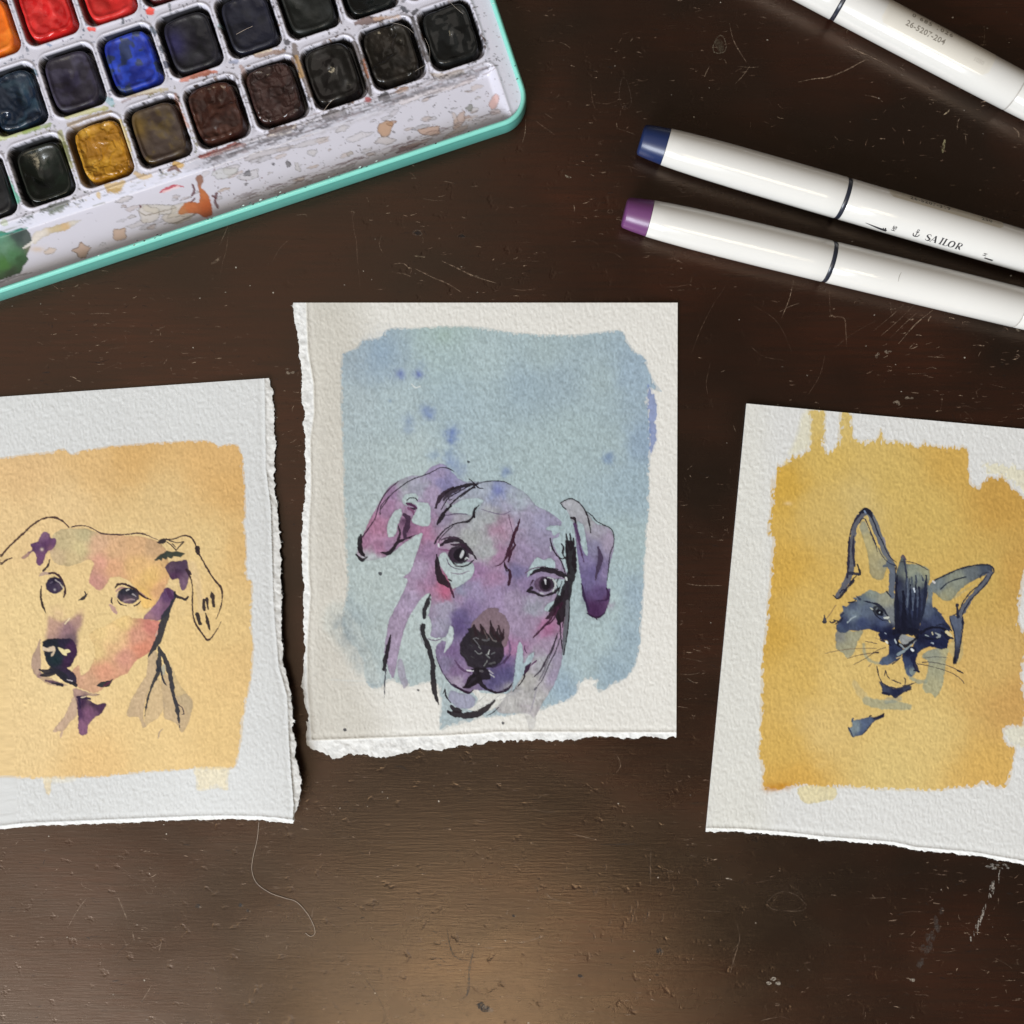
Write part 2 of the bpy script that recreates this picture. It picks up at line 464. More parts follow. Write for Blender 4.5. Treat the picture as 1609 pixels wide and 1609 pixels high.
# scratches the photograph shows one by one
for pts, w, c, a in [
    ([(1146,36),(1152,62),(1164,84),(1173,98)], 1.6, LT, .55), ([(1158,104),(1178,106),(1192,105)], 1.2, LT, .4),
    ([(1178,104),(1168,118),(1155,132)], 1.2, LT, .45), ([(1254,129),(1278,124),(1302,121),(1330,110),(1352,98),(1366,92)], 2.0, LT, .65),
    ([(1328,70),(1345,79),(1368,89),(1394,102)], 2.0, LT, .6), ([(1339,78),(1350,77)], 1.2, LT, .5),
    ([(1546,40),(1547,55),(1546,70)], 1.3, LT, .4), ([(1540,71),(1550,70)], 1.8, LT, .6),
    ([(1482,181),(1489,176),(1492,172)], 2.2, (190,170,140), .8), ([(1481,240),(1483,228),(1485,219)], 5.0, (180,170,130), .7),
    ([(1518,226),(1517,213)], 2.2, LT, .5), ([(1592,200),(1600,208),(1601,216)], 2.0, LT, .6), ([(1504,204),(1505,192),(1508,186)], 2.0, LT, .4),
    ([(1310,548),(1340,524),(1378,503)], 0.9, LT, .2), ([(1412,540),(1438,510),(1466,487)], 2.0, LT, .6),
    ([(1385,527),(1410,505),(1436,480)], 1.3, LT, .5), ([(1398,532),(1420,510),(1440,492)], 1.2, LT, .5), ([(1372,520),(1400,497),(1420,478)], 1.0, LT, .4),
    ([(1303,455),(1304,480),(1307,496),(1326,500),(1329,520),(1330,545)], 2.2, MD, .6), ([(1309,495),(1302,498)], 2.0, LT, .5),
    ([(1085,560),(1100,520),(1120,480),(1140,450)], 1.0, MD, .5), ([(1228,500),(1240,470),(1247,440)], 1.3, LT, .6),
    ([(1225,490),(1240,482),(1256,476)], 1.2, LT, .6), ([(1245,555),(1230,520),(1213,498),(1180,478)], .8, MD, .4),
    ([(1078,917),(1100,920),(1135,920)], 1.6, LT, .6), ([(1068,1059),(1085,1060),(1100,1057)], 1.2, LT, .5), ([(1080,1066),(1090,1072),(1098,1073)], 1.5, LT, .6),
    ([(652,422),(680,436),(704,446),(726,460)], 1.8, LT, .6), ([(694,410),(720,422),(745,434),(780,445)], 2.0, LT, .7),
    ([(618,415),(634,414),(645,424)], 1.3, LT, .5), ([(616,427),(634,430),(646,435)], 1.4, LT, .5), ([(650,402),(668,404)], 2.2, (190,170,140), .6),
    ([(552,328),(556,360),(560,380),(562,412),(566,450)], 1.3, MD, .55), ([(549,333),(556,333),(555,340)], 1.3, LT, .5),
    ([(426,415),(440,390),(458,373)], 1.0, MD, .5), ([(466,338),(480,337),(482,341)], 1.5, LT, .5), ([(600,368),(596,385),(602,398)], 1.2, LT, .4),
    ([(826,188),(825,208),(821,224)], 1.3, LT, .6), ([(842,190),(858,202),(872,212)], 1.5, MD, .6), ([(856,178),(868,186)], 1.2, LT, .5),
    ([(928,130),(930,152),(934,168),(940,174)], 1.0, MD, .5), ([(940,176),(955,176)], 1.0, MD, .4), ([(888,275),(892,278),(898,279)], 3, (180,170,150), .5),
    ([(345,385),(356,360),(362,338)], 1.0, LT, .5), ([(332,415),(340,410),(348,402)], 4.0, LT, .45), ([(345,440),(350,412),(356,390),(362,340)], 1.0, MD, .55),
    ([(108,1455),(122,1430),(137,1410)], 1.8, LT, .7), ([(186,1411),(193,1428),(200,1445)], 2.2, LT, .75), ([(172,1390),(177,1402)], 1.2, LT, .5),
    ([(208,1464),(211,1478)], 2.0, LT, .5), ([(250,1494),(254,1478)], 2.0, LT, .6), ([(128,1380),(130,1392),(148,1400)], 1.2, LT, .4), ([(135,1330),(170,1350),(215,1380),(270,1415)], .9, MD, .5),
    ([(248,1400),(250,1430),(258,1460),(262,1500),(270,1560)], .8, MD, .4), ([(225,1392),(233,1404),(240,1402),(236,1392)], 1.2, LT, .4),
    ([(492,1366),(500,1372),(492,1392)], 1.2, MD, .6), ([(702,1458),(708,1490),(718,1505),(745,1512)], 2.5, DK, .6), ([(745,1490),(738,1520),(735,1560),(722,1572)], 4, (60,62,62), .5),
    ([(562,1522),(590,1560),(605,1590)], 1.5, DK, .5), ([(690,1505),(700,1512)], 2, DK, .5),
    ([(890,1308),(910,1313),(940,1320)], 1.6, LT, .6), ([(940,1327),(965,1327),(1000,1326)], 1.6, DK, .8), ([(1156,1520),(1150,1500),(1162,1478),(1158,1450)], 1.0, LT, .4),
    ([(1148,1528),(1153,1508),(1160,1486)], 1.8, LT, .55), ([(1023,1330),(1022,1360),(1022,1400)], .9, LT, .4), ([(855,1400),(868,1412),(900,1420)], 1.6, LT, .6),
    ([(800,1480),(825,1480),(850,1472),(858,1470)], 1.6, LT, .7), ([(1430,1600),(1434,1596)], 2, LT, .5),
    ([(1360,1411),(1380,1411),(1392,1410)], 1.2, LT, .5), ([(1370,1405),(1375,1412)], 1.2, LT, .4), ([(1306,1406),(1314,1407)], 2.2, LT, .6),
    ([(1140,1380),(1146,1381),(1150,1382)], 2.5, (200,185,165), .7), ([(1296,560),(1288,590),(1270,620)], 1.0, MD, .5),
    ([(1112,620),(1110,600),(1116,570)], 1.0, MD, .5), ([(1152,668),(1156,678)], 1.5, LT, .5), ([(1180,545),(1200,560),(1230,566)], 1, MD, .5),
    ([(620,1205),(632,1205),(640,1211)], 2.2, DK, .7), ([(725,1200),(735,1198)], 1.3, MD, .6), ([(960,1170),(975,1200),(968,1215)], 1.2, LT, .5),
    ]:
    R.add(pts, w, c, a)
# the crescent dents of the right lower part
for i in range(34):
    x = random.gauss(985, 60); y = random.gauss(1425, 55)
    if y < 1340 or y > 1560: continue
    r = random.uniform(5, 10); a0 = random.uniform(-1.2, -0.4)
    pts = [(x + r * math.cos(a0 + t), y + 1.1 * r * math.sin(a0 + t)) for t in (0, .5, 1.0, 1.5)]
    R.add(pts, 1.8, (150, 118, 88), .6); R.add([(p[0] - 1.8, p[1] + 1.2) for p in pts], 1.5, DK, .6)
R.ring(1236, 1418, 30, 15, 1.0, LT, .55, 0.1); R.ring(1240, 1414, 24, 18, 0.9, MD, .5, -0.3)
R.ring(1131, 71, 10, 14, 1.6, (150,140,120), .7, .2); R.blob(1131, 71, 8, 11, (90, 82, 66), .3)
R.ring(982, 148, 9, 24, 1.0, (110,92,80), .6, -.1); R.ring(981, 169, 3, 3, 1.2, MD, .6)
R.ring(959, 332, 4, 3, 1.2, (140,115,95), .7); R.ring(656, 366, 7, 4, 1.6, (120,110,100), .6, .1); R.blob(656, 366, 5, 3, DK, .9)
R.blob(725, 371, 6, 3, DK, .9); R.ring(725, 371, 6, 3, 1, MD, .6)
for x, y, q in [(311,1424,4),(378,1422,3.2),(390,1431,3),(1036,1494,5),(912,1534,4),(807,1439,2.5),(763,1585,8),(755,1580,7)]:
    R.blob(x, y, q, q * .8, DK, .9)
    R.blob(x + q * .9, y + q * .3, q * .5, q * .5, (150,130,110), .5)
# chalky worn streak below the right sheet
for i in range(26):
    t = random.random(); x = 1568 - 42 * t ** 1.2 + random.uniform(-5, 5) * (1 - .4 * t); y = 1362 + 112 * t
    R.add([(x, y), (x - random.uniform(-1, 3), y + random.uniform(6, 14))], random.uniform(1, 2.8), (196, 188, 178), .7)
for i in range(14):
    x = 1560 + random.uniform(-10, 34); y = 1359 + random.uniform(-1, 6); R.blob(x, y, random.uniform(1.5, 4), 1.5, (170, 165, 158), .4)
for i in range(16):
    t = random.random(); R.blob(1440 + 40 * t + random.uniform(-6, 6), 1525 - 95 * t, 3.5, 7, (90, 84, 80), .22)
for x, y in [(1434,1540),(1222,1545),(1208,1545),(1215,1538),(875,545)]: R.blob(x, y, 4, 3, (190, 180, 165), .5)
# fingers' worth of pale rub on the wood: loose marks right of the middle sheet
for i in range(26):
    x = random.uniform(470, 560); y = random.uniform(590, 600); 
for x, y in [(458,584),(455,583),(1405,630),(1412,636),(1428,628),(1397,552),(1380,560),(1600,520),(1590,506)]:
    for k in range(3): R.blob(x + random.uniform(-5, 5), y + random.uniform(-4, 4), random.uniform(1.5, 4), random.uniform(1, 3), (150, 135, 118), .4)
R.build('scratch', table, kind='stuff')

# countless short worn ticks, mostly along the grain, their glints painted in pale
R2 = Ribbons(0.00003)
def on_table(x, y):
    return True
for i in range(7000):
    x = random.uniform(-20, 1629); y = random.uniform(-20, 1629)
    dens = fbm(np.array([x / 160.]), np.array([y / 130.]), 1)[0]
    if dens < 0.40 + 0.2 * random.random(): continue
    big = random.random() < 0.07
    L = random.uniform(3, 12) if not big else random.uniform(15, 42)
    a = random.gauss(0.0, 0.16) if random.random() < 0.78 else random.uniform(-1.6, 1.6)
    bend = random.uniform(-.22, .22)
    pts = [(x, y), (x + L * .5 * math.cos(a), y + L * .5 * math.sin(a)), (x + L * math.cos(a + bend), y + L * math.sin(a + bend))]
    c = LT if random.random() < .45 else MD
    if random.random() < .25: c = DK
    R2.add(pts, random.uniform(.7, 1.7), c, random.uniform(.35, .95) * (0.6 if big else 1), sub=2)
R2.build('wear_glint', table, kind='stuff')
R3 = Ribbons(0.00009)
for i in range(230):
    x = random.uniform(0, 1609); y = random.uniform(0, 1609)
    q = random.uniform(.6, 1.5)
    R3.blob(x, y, q, q * random.uniform(.5, 1), (215, 205, 190), random.uniform(.25, .8))
R3.build('dust_speck', table, kind='stuff')
# ---------------------------------------------------------------- the three painted sheets
MAT_PAPER = mat_paper()
THICK = 0.00055

def ticks(a, b, step, lo=-1e9, hi=1e9, coarse=8):
    """parameter positions between a and b (pixels): fine where the picture sees them"""
    out = []; t = a
    while t < b:
        out.append(t); t += step if lo <= t <= hi else coarse
    out.append(b); return np.array(out)

def interp(pts):
    P = np.array(pts, float)
    return lambda q: np.interp(q, P[:, 0], P[:, 1])
def deckle(q, amp, seed):
    return amp * ((fbm(q / 11, q * 0 + seed, 1, 4) - 0.5) * 2 + 1.1 * (vnoise(q / 3.4, q * 0 + seed * 3.3, 5) - 0.5) + 1.2 * np.maximum(0, vnoise(q / 5.5, q * 0 + seed * 7.7, 8) - .72) * 3).astype(float)

class Sheet:
    def __init__(s, name, label, xL, xR, yT, yB, xs, ys, xrange_, yrange_, lift, seed, creases=(), relief=0.000092, tint=(1, 1, 1)):
        s.name = name; s.label = label; s.lift = lift; s.torn_sides = [q[0] for q in creases]
        x0, x1 = xrange_; y0, y1 = yrange_
        u = (xs - x0) / (x1 - x0); v = (ys - y0) / (y1 - y0)
        U, Vv = np.meshgrid(u, v)
        X = x0 + U * (x1 - x0); Y = y0 + Vv * (y1 - y0)
        for _ in range(4):
            X = xL(Y) * (1 - U) + xR(Y) * U
            Y = yT(X) * (1 - Vv) + yB(X) * Vv
        s.X, s.Y, s.seed = X, Y, seed
        s.M, s.N = X.shape
        x, y = X + seed * 91.0, Y + seed * 57.0
        wx = x + 3.0 * (vnoise(x / 9, y / 9, 3) - .5) + .18 * y; wy = y + 3.0 * (vnoise(x / 9, y / 9, 7) - .5)
        t = (vnoise(wx / 2.8, wy / 4.9, 0) - .5) * 1.25 + (vnoise(wx / 2.2, wy / 3.2, 2) - .5) * .6 + (vnoise(wx / 7.5, wy / 9, 4) - .5) * .3
        s.tooth = t.astype(np.float32)
        z = np.full(X.shape, THICK) + relief * t + 0.0007 * np.maximum(0, fbm(x / 210, y / 190, 9, 2) - .42)
        torn = np.zeros(X.shape, np.float32)
        for side, f, o in creases:
            if side == 'L': d = f(Y) - X; full = np.maximum(f(Y) - o(Y), 2)
            elif side == 'R': d = X - f(Y); full = np.maximum(o(Y) - f(Y), 2)
            else: d = Y - f(X); full = np.maximum(o(X) - f(X), 2)
            tt = np.clip(d / full, 0, 1); k = (d > 0)
            fib = (fbm(x / 8, y / 8, 8, 4) - .5)
            zz = THICK * (0.86 - 0.45 * tt ** 1.3) + 0.00045 * fib * sstep(0, .25, tt)
            ridge = 0.00016 * np.exp(-(d / 1.8) ** 2) - 0.00008 * np.exp(-((d + 6) / 3.5) ** 2)
            z = np.where(k, np.minimum(z, zz), z) + ridge
            torn = np.maximum(torn, np.where(k, sstep(0, 2.0, d), 0))
        s.torn = torn.ravel()
        s.Z = z + lift(X, Y)
        s.cv = Canvas(X, Y, tooth=t); s.cv.fix = obs; s.cv.fat = 0.45
        c = s.cv.C
        n = fbm(X.ravel() / 60, Y.ravel() / 60, 6)
        c *= (1 + 0.03 * (n[:, None] - .5))
        c *= np.array(tint, np.float32)[None]
    def build(s):
        X, Y, Z = s.X, s.Y, s.Z
        k = S * (H - Z) / H
        # build it where it lies: the picture position of the sheet's own plane
        V = np.stack([(X - CX) * k, -(Y - CX) * k, Z], -1)
        M, N_ = s.M, s.N
        C = s.cv.C
        white = np.array([0.76, 0.76, 0.75], np.float32)
        paper = np.array([0.70, 0.695, 0.675], np.float32)
        C = np.clip(C, 0.004, 1.25) * paper[None]
        w = s.torn[:, None] 
        C = C * (1 - w) + white * (1 - .15 * sstep(.42, .66, fbm(s.cv.x / 6, s.cv.y / 5, 5, 4)))[:, None] * w
        # cut / torn sides down to the table and the underside
        ring = np.concatenate([V[0, :], V[1:, -1], V[-1, -2::-1], V[-2:0:-1, 0]])
        R_ = len(ring); low = ring.copy(); low[:, 2] -= THICK * 0.92; low[:, 2] = np.maximum(low[:, 2], 0.00002)
        # keep a thin sheet where the edge is torn
        eV = np.concatenate([ring, low]); i = np.arange(R_); j = (i + 1) % R_
        eF = np.stack([i, j, j + R_, i + R_], -1)[:, ::-1]
        me = grid_mesh(s.name, V.reshape(-1, 3), M, N_, C, eV, eF)
        o = obj(s.name, me, MAT_PAPER, None)
        o['label'] = s.label; o['category'] = 'painting'; o['group'] = 'watercolour pet portraits'
        rf = random.Random(s.seed); FV = []; FF = []; FC = []
        for side in s.torn_sides:
            line = {'L': V[:, 0], 'R': V[:, -1], 'B': V[-1, :]}[side]
            nrm = {'L': (-1, 0), 'R': (1, 0), 'B': (0, -1)}[side]
            for _ in range(int(len(line) * .5)):
                p = line[rf.randrange(len(line))].copy(); p[2] = max(p[2] - THICK * rf.uniform(.1, .7), .0002)
                L = rf.uniform(.6, 2.6) * S * (1 if rf.random() < .9 else 1.8); a = rf.gauss(0, .8); w = rf.uniform(.12, .4) * S
                dx = nrm[0] * math.cos(a) - nrm[1] * math.sin(a); dy = nrm[0] * math.sin(a) + nrm[1] * math.cos(a)
                b_ = len(FV); zt = max(p[2] - rf.uniform(-.1, .5) * L, .00008)
                FV += [(p[0] - dx * S - dy * w, p[1] - dy * S + dx * w, p[2]), (p[0] - dx * S + dy * w, p[1] - dy * S - dx * w, p[2]), (p[0] + dx * L, p[1] + dy * L, zt)]
                FF.append((b_, b_ + 1, b_ + 2)); FC += [(.72, .72, .70)] * 3
        fo = obj('torn_fibre', py_mesh('torn_fibre', FV, FF, False, FC), MAT_PAPER, o, kind='stuff')
        return o

ST = 1.1
# ======================= middle sheet: the purple dog on blue
mL_out = interp([(470,461),(475,460),(504,463),(533,469),(561,470),(585,475),(609,473),(635,476),(651,480),(665,476),(689,479),(728,480),(770,479),(830,475),(900,474),(918,478),(940,477),(980,476),(1015,479),(1051,477),(1079,474),(1111,481),(1123,485),(1139,482),(1166,481),(1190,484)])
mL_cr = interp([(470,481),(550,484),(603,493),(649,494),(689,488),(768,489),(840,485),(900,485),(932,488),(1011,483),(1079,483),(1123,487),(1190,491)])
mB_out = interp([(450,1172),(481,1168),(488,1178),(506,1183),(526,1190),(559,1184),(605,1190),(625,1186),(659,1177),(695,1178),(718,1172),(760,1168),(780,1165),(840,1163),(899,1162),(945,1156),(997,1161),(1019,1156),(1038,1160),(1064,1158),(1090,1158)])
mB_cr = interp([(450,1164),(490,1163),(599,1159),(695,1156),(760,1152),(780,1150),(899,1150),(1064,1151),(1090,1151)])
mLo = lambda y: mL_out(y) + deckle(y, 2.0, 1)
mBo = lambda x: mB_out(x) + deckle(x, 2.9, 2)
mid = Sheet('watercolour_painting', 'middle sheet with a purple floppy-eared dog over a blue wash',
            mLo, lambda y: 1064.8 - (y - 475) * 0.003 + 0 * y, lambda x: 475.6 + 0 * x, mBo,
            ticks(461, 1065, ST), ticks(475, 1160, ST), (461, 1065), (475, 1160),
            lambda x, y: 0.0009 * sstep(620, 1180, y) * sstep(860, 480, x) + 0.0005 * sstep(900, 1060, x) * sstep(760, 480, y), 1, [('L', mL_cr, mLo), ('B', mB_cr, mBo)], tint=(1.012, 1.0, 0.975))
c = mid.cv
c.zoom(0, 0, 1); c.fix = lambda q: obs(q) * np.array([.955, .965, .98])
c.wash([(470,480),(560,476),(600,700),(560,1000),(600,1160),(480,1175),(476,900),(478,700)], color=(196,182,158), alpha=.75, soft=38, edge=0, gran=.05, smooth=True)
blue_outline = [(536,565),(540,554),(552,550),(560,545),(567,536),(583,532),(598,529),(605,520),(618,515),(640,516),(690,512),(735,512),(765,515),(800,521),(830,524),(870,525),(900,526),(945,521),(975,519),(984,530),(998,552),(1012,560),(1022,585),(1030,602),(1040,615),(1024,612),(1018,620),(1020,650),(1024,680),(1023,700),(1021,740),(1020,800),(1014,870),(1012,930),(1008,990),(1006,1015),(998,1045),(985,1066),(965,1075),(952,1083),(941,1089),(937,1082),(931,1076),(937,1069),(925,1068),(914,1072),(907,1088),(896,1100),(880,1105),(860,1111),(842,1116),(800,1125),(760,1128),(740,1134),(722,1138),(705,1143),(690,1147),(692,1120),(690,1095),(684,1072),(660,1076),(642,1079),(625,1074),(612,1070),(600,1080),(588,1083),(578,1078),(572,1060),(568,1040),(560,1022),(550,1012),(540,1000),(536,985),(537,970),(540,955),(542,945),(545,915),(543,880),(541,830),(539,750),(536,680),(535,620)]
c.wash(blue_outline, samples=[(560,560,(134,152,160)),(600,560,(126,150,164)),(560,640,(150,166,166)),(560,750,(152,167,163)),(560,860,(160,174,166)),(580,930,(163,176,167)),(620,640,(152,172,172)),(640,720,(158,175,170)),(700,560,(146,170,165)),(700,520,(142,168,158)),(760,560,(152,174,172)),(720,640,(143,167,172)),(830,600,(128,154,165)),(850,560,(146,168,166)),(880,600,(130,154,163)),(950,600,(142,164,163)),(990,590,(124,150,168)),(900,680,(143,166,164)),(850,720,(148,170,168)),(960,700,(142,164,162)),(1005,760,(130,156,165)),(1012,700,(116,142,166)),(990,860,(145,168,165)),(960,950,(150,172,166)),(990,1000,(125,150,162)),(1000,940,(125,150,165)),(940,1000,(152,174,170)),(920,1060,(148,168,164)),(960,1060,(120,146,160)),(890,1080,(118,146,168)),(860,1100,(140,164,170)),(900,1020,(145,166,166)),(540,985,(120,138,144)),(560,1015,(130,148,152)),(590,1000,(160,172,162)),(610,1050,(158,170,162)),(590,1075,(145,162,166)),(660,1000,(164,178,170)),(660,1060,(152,168,162)),(690,1120,(148,165,165)),(720,1125,(152,168,168)),(700,1000,(172,184,178))],
       edge=.16, ew=1.5, rough=1.6, gran=.15, sub=3, wob=8, vary=.03, e=26, dry=.55, drym=4.5)
# soft, dry-brushed tail at the lower left
c.wash([(512,955),(540,945),(580,1010),(600,1080),(560,1060),(530,1015),(505,985)], color=(182,184,168), alpha=.5, soft=10, edge=0, gran=.2, dry=.4)
for q in [(536,975,13,(104,118,122),.5),(545,1004,15,(108,120,124),.5),(560,1030,13,(124,136,138),.4),(527,985,7,(120,132,134),.4),(566,1050,10,(140,152,152),.35)]: c.blot(*q)
for q in [(629,588,8,(88,104,168),.8),(658,588,8,(84,98,168),.85),(662,576,9,(110,135,170),.3),(643,662,10,(96,120,162),.5),(641,676,7,(96,120,162),.4),(671,646,10,(86,108,165),.7),(676,652,8,(86,108,165),.5),(711,680,10,(84,108,170),.85),(708,692,8,(84,108,170),.7),(681,716,9,(98,128,165),.5),(707,716,12,(98,128,165),.45),(716,735,14,(92,118,165),.45),(795,740,7,(88,110,165),.7),(792,746,6,(96,118,160),.5),(957,719,9,(90,118,162),.7),(952,724,6,(100,128,162),.5),(598,552,26,(112,142,168),.5),(592,580,22,(124,150,170),.4),(698,528,12,(124,152,128),.45),(613,630,3,(95,120,150),.7),(700,600,40,(140,168,178),.3)]: c.blot(*q)
c.wash([(1016,606),(1024,612),(1031,628),(1033,648),(1030,665),(1034,680),(1030,700),(1022,715),(1020,680),(1018,650)], color=(96,116,172), alpha=.85, soft=1.2, rough=2, dry=.7, drym=3, edge=.1)
c.ink([(647,604),(653,609),(660,607)], 2, (214,216,205), .8); c.ink([(520,1068),(560,1070),(578,1069)], [1.5,2.5,1], (206,202,188), .6); c.ink([(548,1076),(575,1076)], 1.2, (186,180,168), .35)
for q in [(541,1146,2.4),(597.5,901,2.4),(736,725,1.8),(657,1084,1.2),(790,1136,1.6)]: c.ink([(q[0],q[1]),(q[0]+.6,q[1]+.4)], q[2]*2, (58,56,60), .9)

# --- the dog, in the coordinates of an enlargement
c.zoom(540, 700, 3.498); c.fix = lambda q: obs(q, kd=.24, kp=.24)
HOLES = [
 [(322,300),(345,268),(392,262),(412,288),(405,312),(460,315),(478,350),(476,425),(460,442),(402,436),(376,408),(392,375),(404,335),(372,322),(338,330)],
 [(240,440),(265,380),(308,346),(322,372),(300,430),(282,488),(248,502)],
 [(580,345),(640,305),(720,290),(768,300),(756,325),(735,350),(700,382),(650,372),(600,372)],
 [(522,612),(560,588),(600,640),(700,640),(716,690),(684,740),(600,786),(570,720),(536,670)],
 [(1008,722),(1026,662),(1062,616),(1100,632),(1142,618),(1164,672),(1090,672),(1044,694)],
 [(1150,742),(1215,738),(1222,782),(1190,850),(1150,912),(1102,906),(1118,872),(1160,848),(1172,800)],
 [(966,1080),(984,1110),(988,1200),(1018,1152),(1048,1140),(1016,1220),(960,1300),(928,1352),(940,1250),(950,1150)],
 [(1112,462),(1140,470),(1152,494),(1188,478),(1226,486),(1240,440),(1200,440),(1160,440),(1130,440)],
 [(432,945),(470,940),(482,1000),(480,1050),(560,1052),(582,990),(604,1014),(596,1080),(552,1140),(560,1075),(480,1068),(440,1010)],
]
face = [(72,600),(95,520),(132,430),(185,330),(240,240),(300,195),(372,165),(430,165),(490,115),(545,100),(600,150),(650,192),(730,200),(800,192),(870,198),(930,222),(1000,262),(1060,330),(1120,362),(1180,400),(1200,440),(1180,500),(1145,520),(1175,590),(1210,660),(1235,740),(1235,850),(1218,960),(1205,1100),(1196,1200),(1155,1320),(1090,1420),(1045,1500),(1010,1470),(870,1472),(830,1440),(760,1400),(900,1362),(920,1335),(905,1345),(850,1360),(760,1345),(690,1360),(610,1325),(545,1255),(508,1160),(508,1100),(540,1068),(478,1062),(440,1010),(435,960),(470,920),(480,822),(445,822),(400,880),(350,965),(320,1060),(300,1150),(285,1230),(266,1280),(225,1150),(235,1040),(250,960),(300,860),(352,745),(328,722),(368,690),(400,590),(432,488),(395,494),(330,540),(250,600),(170,628),(110,630)]
face_s = [(130,520,(160,92,130)),(180,440,(178,96,134)),(230,330,(150,96,136)),(260,250,(142,98,140)),(330,230,(150,150,160)),(420,240,(142,138,160)),(520,150,(138,116,158)),(560,210,(118,108,160)),(480,260,(150,120,158)),(460,380,(150,110,150)),(450,460,(168,92,132)),(370,450,(140,80,118)),(200,560,(160,92,130)),(160,612,(160,164,166)),(250,560,(150,100,140)),(470,600,(146,98,140)),(420,680,(150,116,152)),(350,850,(152,122,158)),(270,1000,(148,118,150)),(250,1150,(148,120,152)),(560,400,(130,110,140)),(620,420,(136,126,138)),(700,350,(140,150,160)),(740,420,(146,148,148)),(800,400,(148,150,150)),(700,500,(144,144,140)),(860,460,(158,104,132)),(900,430,(156,114,142)),(780,570,(148,148,148)),(850,600,(152,98,136)),(1000,420,(138,124,156)),(960,290,(140,152,164)),(850,250,(112,122,172)),(760,240,(140,148,166)),(900,330,(138,132,160)),(1050,500,(132,116,150)),(1000,600,(134,108,146)),(1080,420,(134,124,160)),(750,690,(144,94,142)),(820,730,(154,100,142)),(950,700,(108,92,136)),(990,760,(126,96,140)),(640,780,(118,114,146)),(550,750,(172,66,98)),(560,805,(182,76,112)),(480,740,(146,94,132)),(720,800,(136,112,156)),(840,820,(144,112,158)),(950,850,(144,116,152)),(1050,900,(132,128,146)),(560,900,(144,130,158)),(660,930,(98,80,128)),(640,1000,(92,70,120)),(560,980,(138,128,154)),(700,890,(120,92,140)),(960,1000,(144,112,148)),(1040,960,(142,108,142)),(1120,1000,(164,86,132)),(1150,1100,(144,112,142)),(940,1120,(160,92,140)),(600,1150,(112,82,128)),(560,1200,(120,102,140)),(620,1240,(122,86,132)),(620,1290,(146,122,148)),(680,1280,(120,90,130)),(830,1280,(82,70,118)),(900,1250,(84,74,122)),(900,1180,(104,76,126)),(1090,1200,(148,142,148)),(1000,1300,(166,158,148)),(1160,1250,(138,118,148)),(1050,1400,(166,158,152)),(940,1420,(172,164,156)),(1010,1480,(160,140,146)),(1180,1150,(138,120,148))]
c.wash(face, samples=face_s, holes=HOLES, edge=.30, ew=1.1, rough=.9, fine=.6, gran=.16, wob=9, e=5, sub=3, fvary=.17)
c.wash([(295,1190),(310,1170),(330,1200),(345,1270),(355,1310),(335,1335),(315,1300),(296,1250)], color=(142,126,150), alpha=.8, edge=.2)
# nose-side bloom, darks in the wash
for q in [(560,800,26,(190,60,100),.55),(545,745,22,(185,52,86),.45),(640,960,60,(84,62,120),.4),(870,1230,50,(72,58,110),.5),(600,1120,36,(104,64,120),.35),(1125,1000,34,(176,76,130),.35),(330,420,22,(72,40,70),.75),(345,480,26,(78,44,78),.6),(850,248,26,(92,98,180),.5),(590,90,44,(104,126,180),.5),(640,150,40,(108,120,165),.4),(955,690,34,(92,84,132),.4)]: c.blot(*q)
c.wash([(560,310),(600,335),(640,340),(636,365),(600,374),(568,350)], color=(150,154,160), alpha=.6)
c.wash([(1090,1440),(1140,1400),(1120,1440),(1080,1460)], color=(140,165,170), alpha=.5)
# cream muzzle gap under the nose
c.wash([(705,1352),(735,1342),(760,1360),(850,1362),(892,1368),(870,1410),(815,1452),(760,1462),(680,1452),(720,1430),(738,1392)], color=(214,206,190), alpha=.95, edge=.05, rough=.5)
c.wash([(590,1348),(640,1362),(695,1368),(726,1400),(706,1440),(640,1446),(598,1420),(574,1385)], color=(134,128,158), alpha=.9, edge=.2, rough=.5)
c.wash([(860,1440),(900,1420),(1000,1440),(1060,1420),(1050,1540),(1018,1560),(990,1480),(900,1475)], color=(176,168,160), alpha=.55, edge=.15)
# right ear
ear = [(1193,316),(1220,300),(1255,294),(1292,312),(1340,372),(1390,430),(1450,448),(1482,490),(1486,560),(1466,640),(1450,720),(1446,782),(1466,790),(1458,860),(1440,915),(1412,940),(1385,948),(1345,928),(1328,860),(1300,720),(1280,560),(1266,440),(1248,400),(1222,352)]
c.wash(ear, samples=[(1280,350,(152,150,156)),(1340,430,(148,145,150)),(1400,480,(144,134,152)),(1450,520,(146,124,152)),(1380,560,(122,112,150)),(1310,600,(112,94,144)),(1385,700,(96,80,132)),(1330,750,(102,84,136)),(1440,700,(120,98,144)),(1400,820,(94,66,118)),(1380,900,(78,42,82)),(1430,880,(92,54,98)),(1290,480,(110,80,120))], holes=[[(1284,424),(1308,430),(1322,460),(1342,592),(1326,596),(1302,530)]], edge=.3, ew=1.2, rough=.6, e=5, fvary=.15)
c.blot(1470,880,18,(150,110,150),.5); c.blot(1405,620,26,(66,46,76),.6,ry=60,rot=0.0); c.blot(1385,900,50,(70,34,76),.6); c.blot(1325,830,16,(60,34,76),.6,ry=50)
INK = (38,29,34); PUR = (58,32,48)
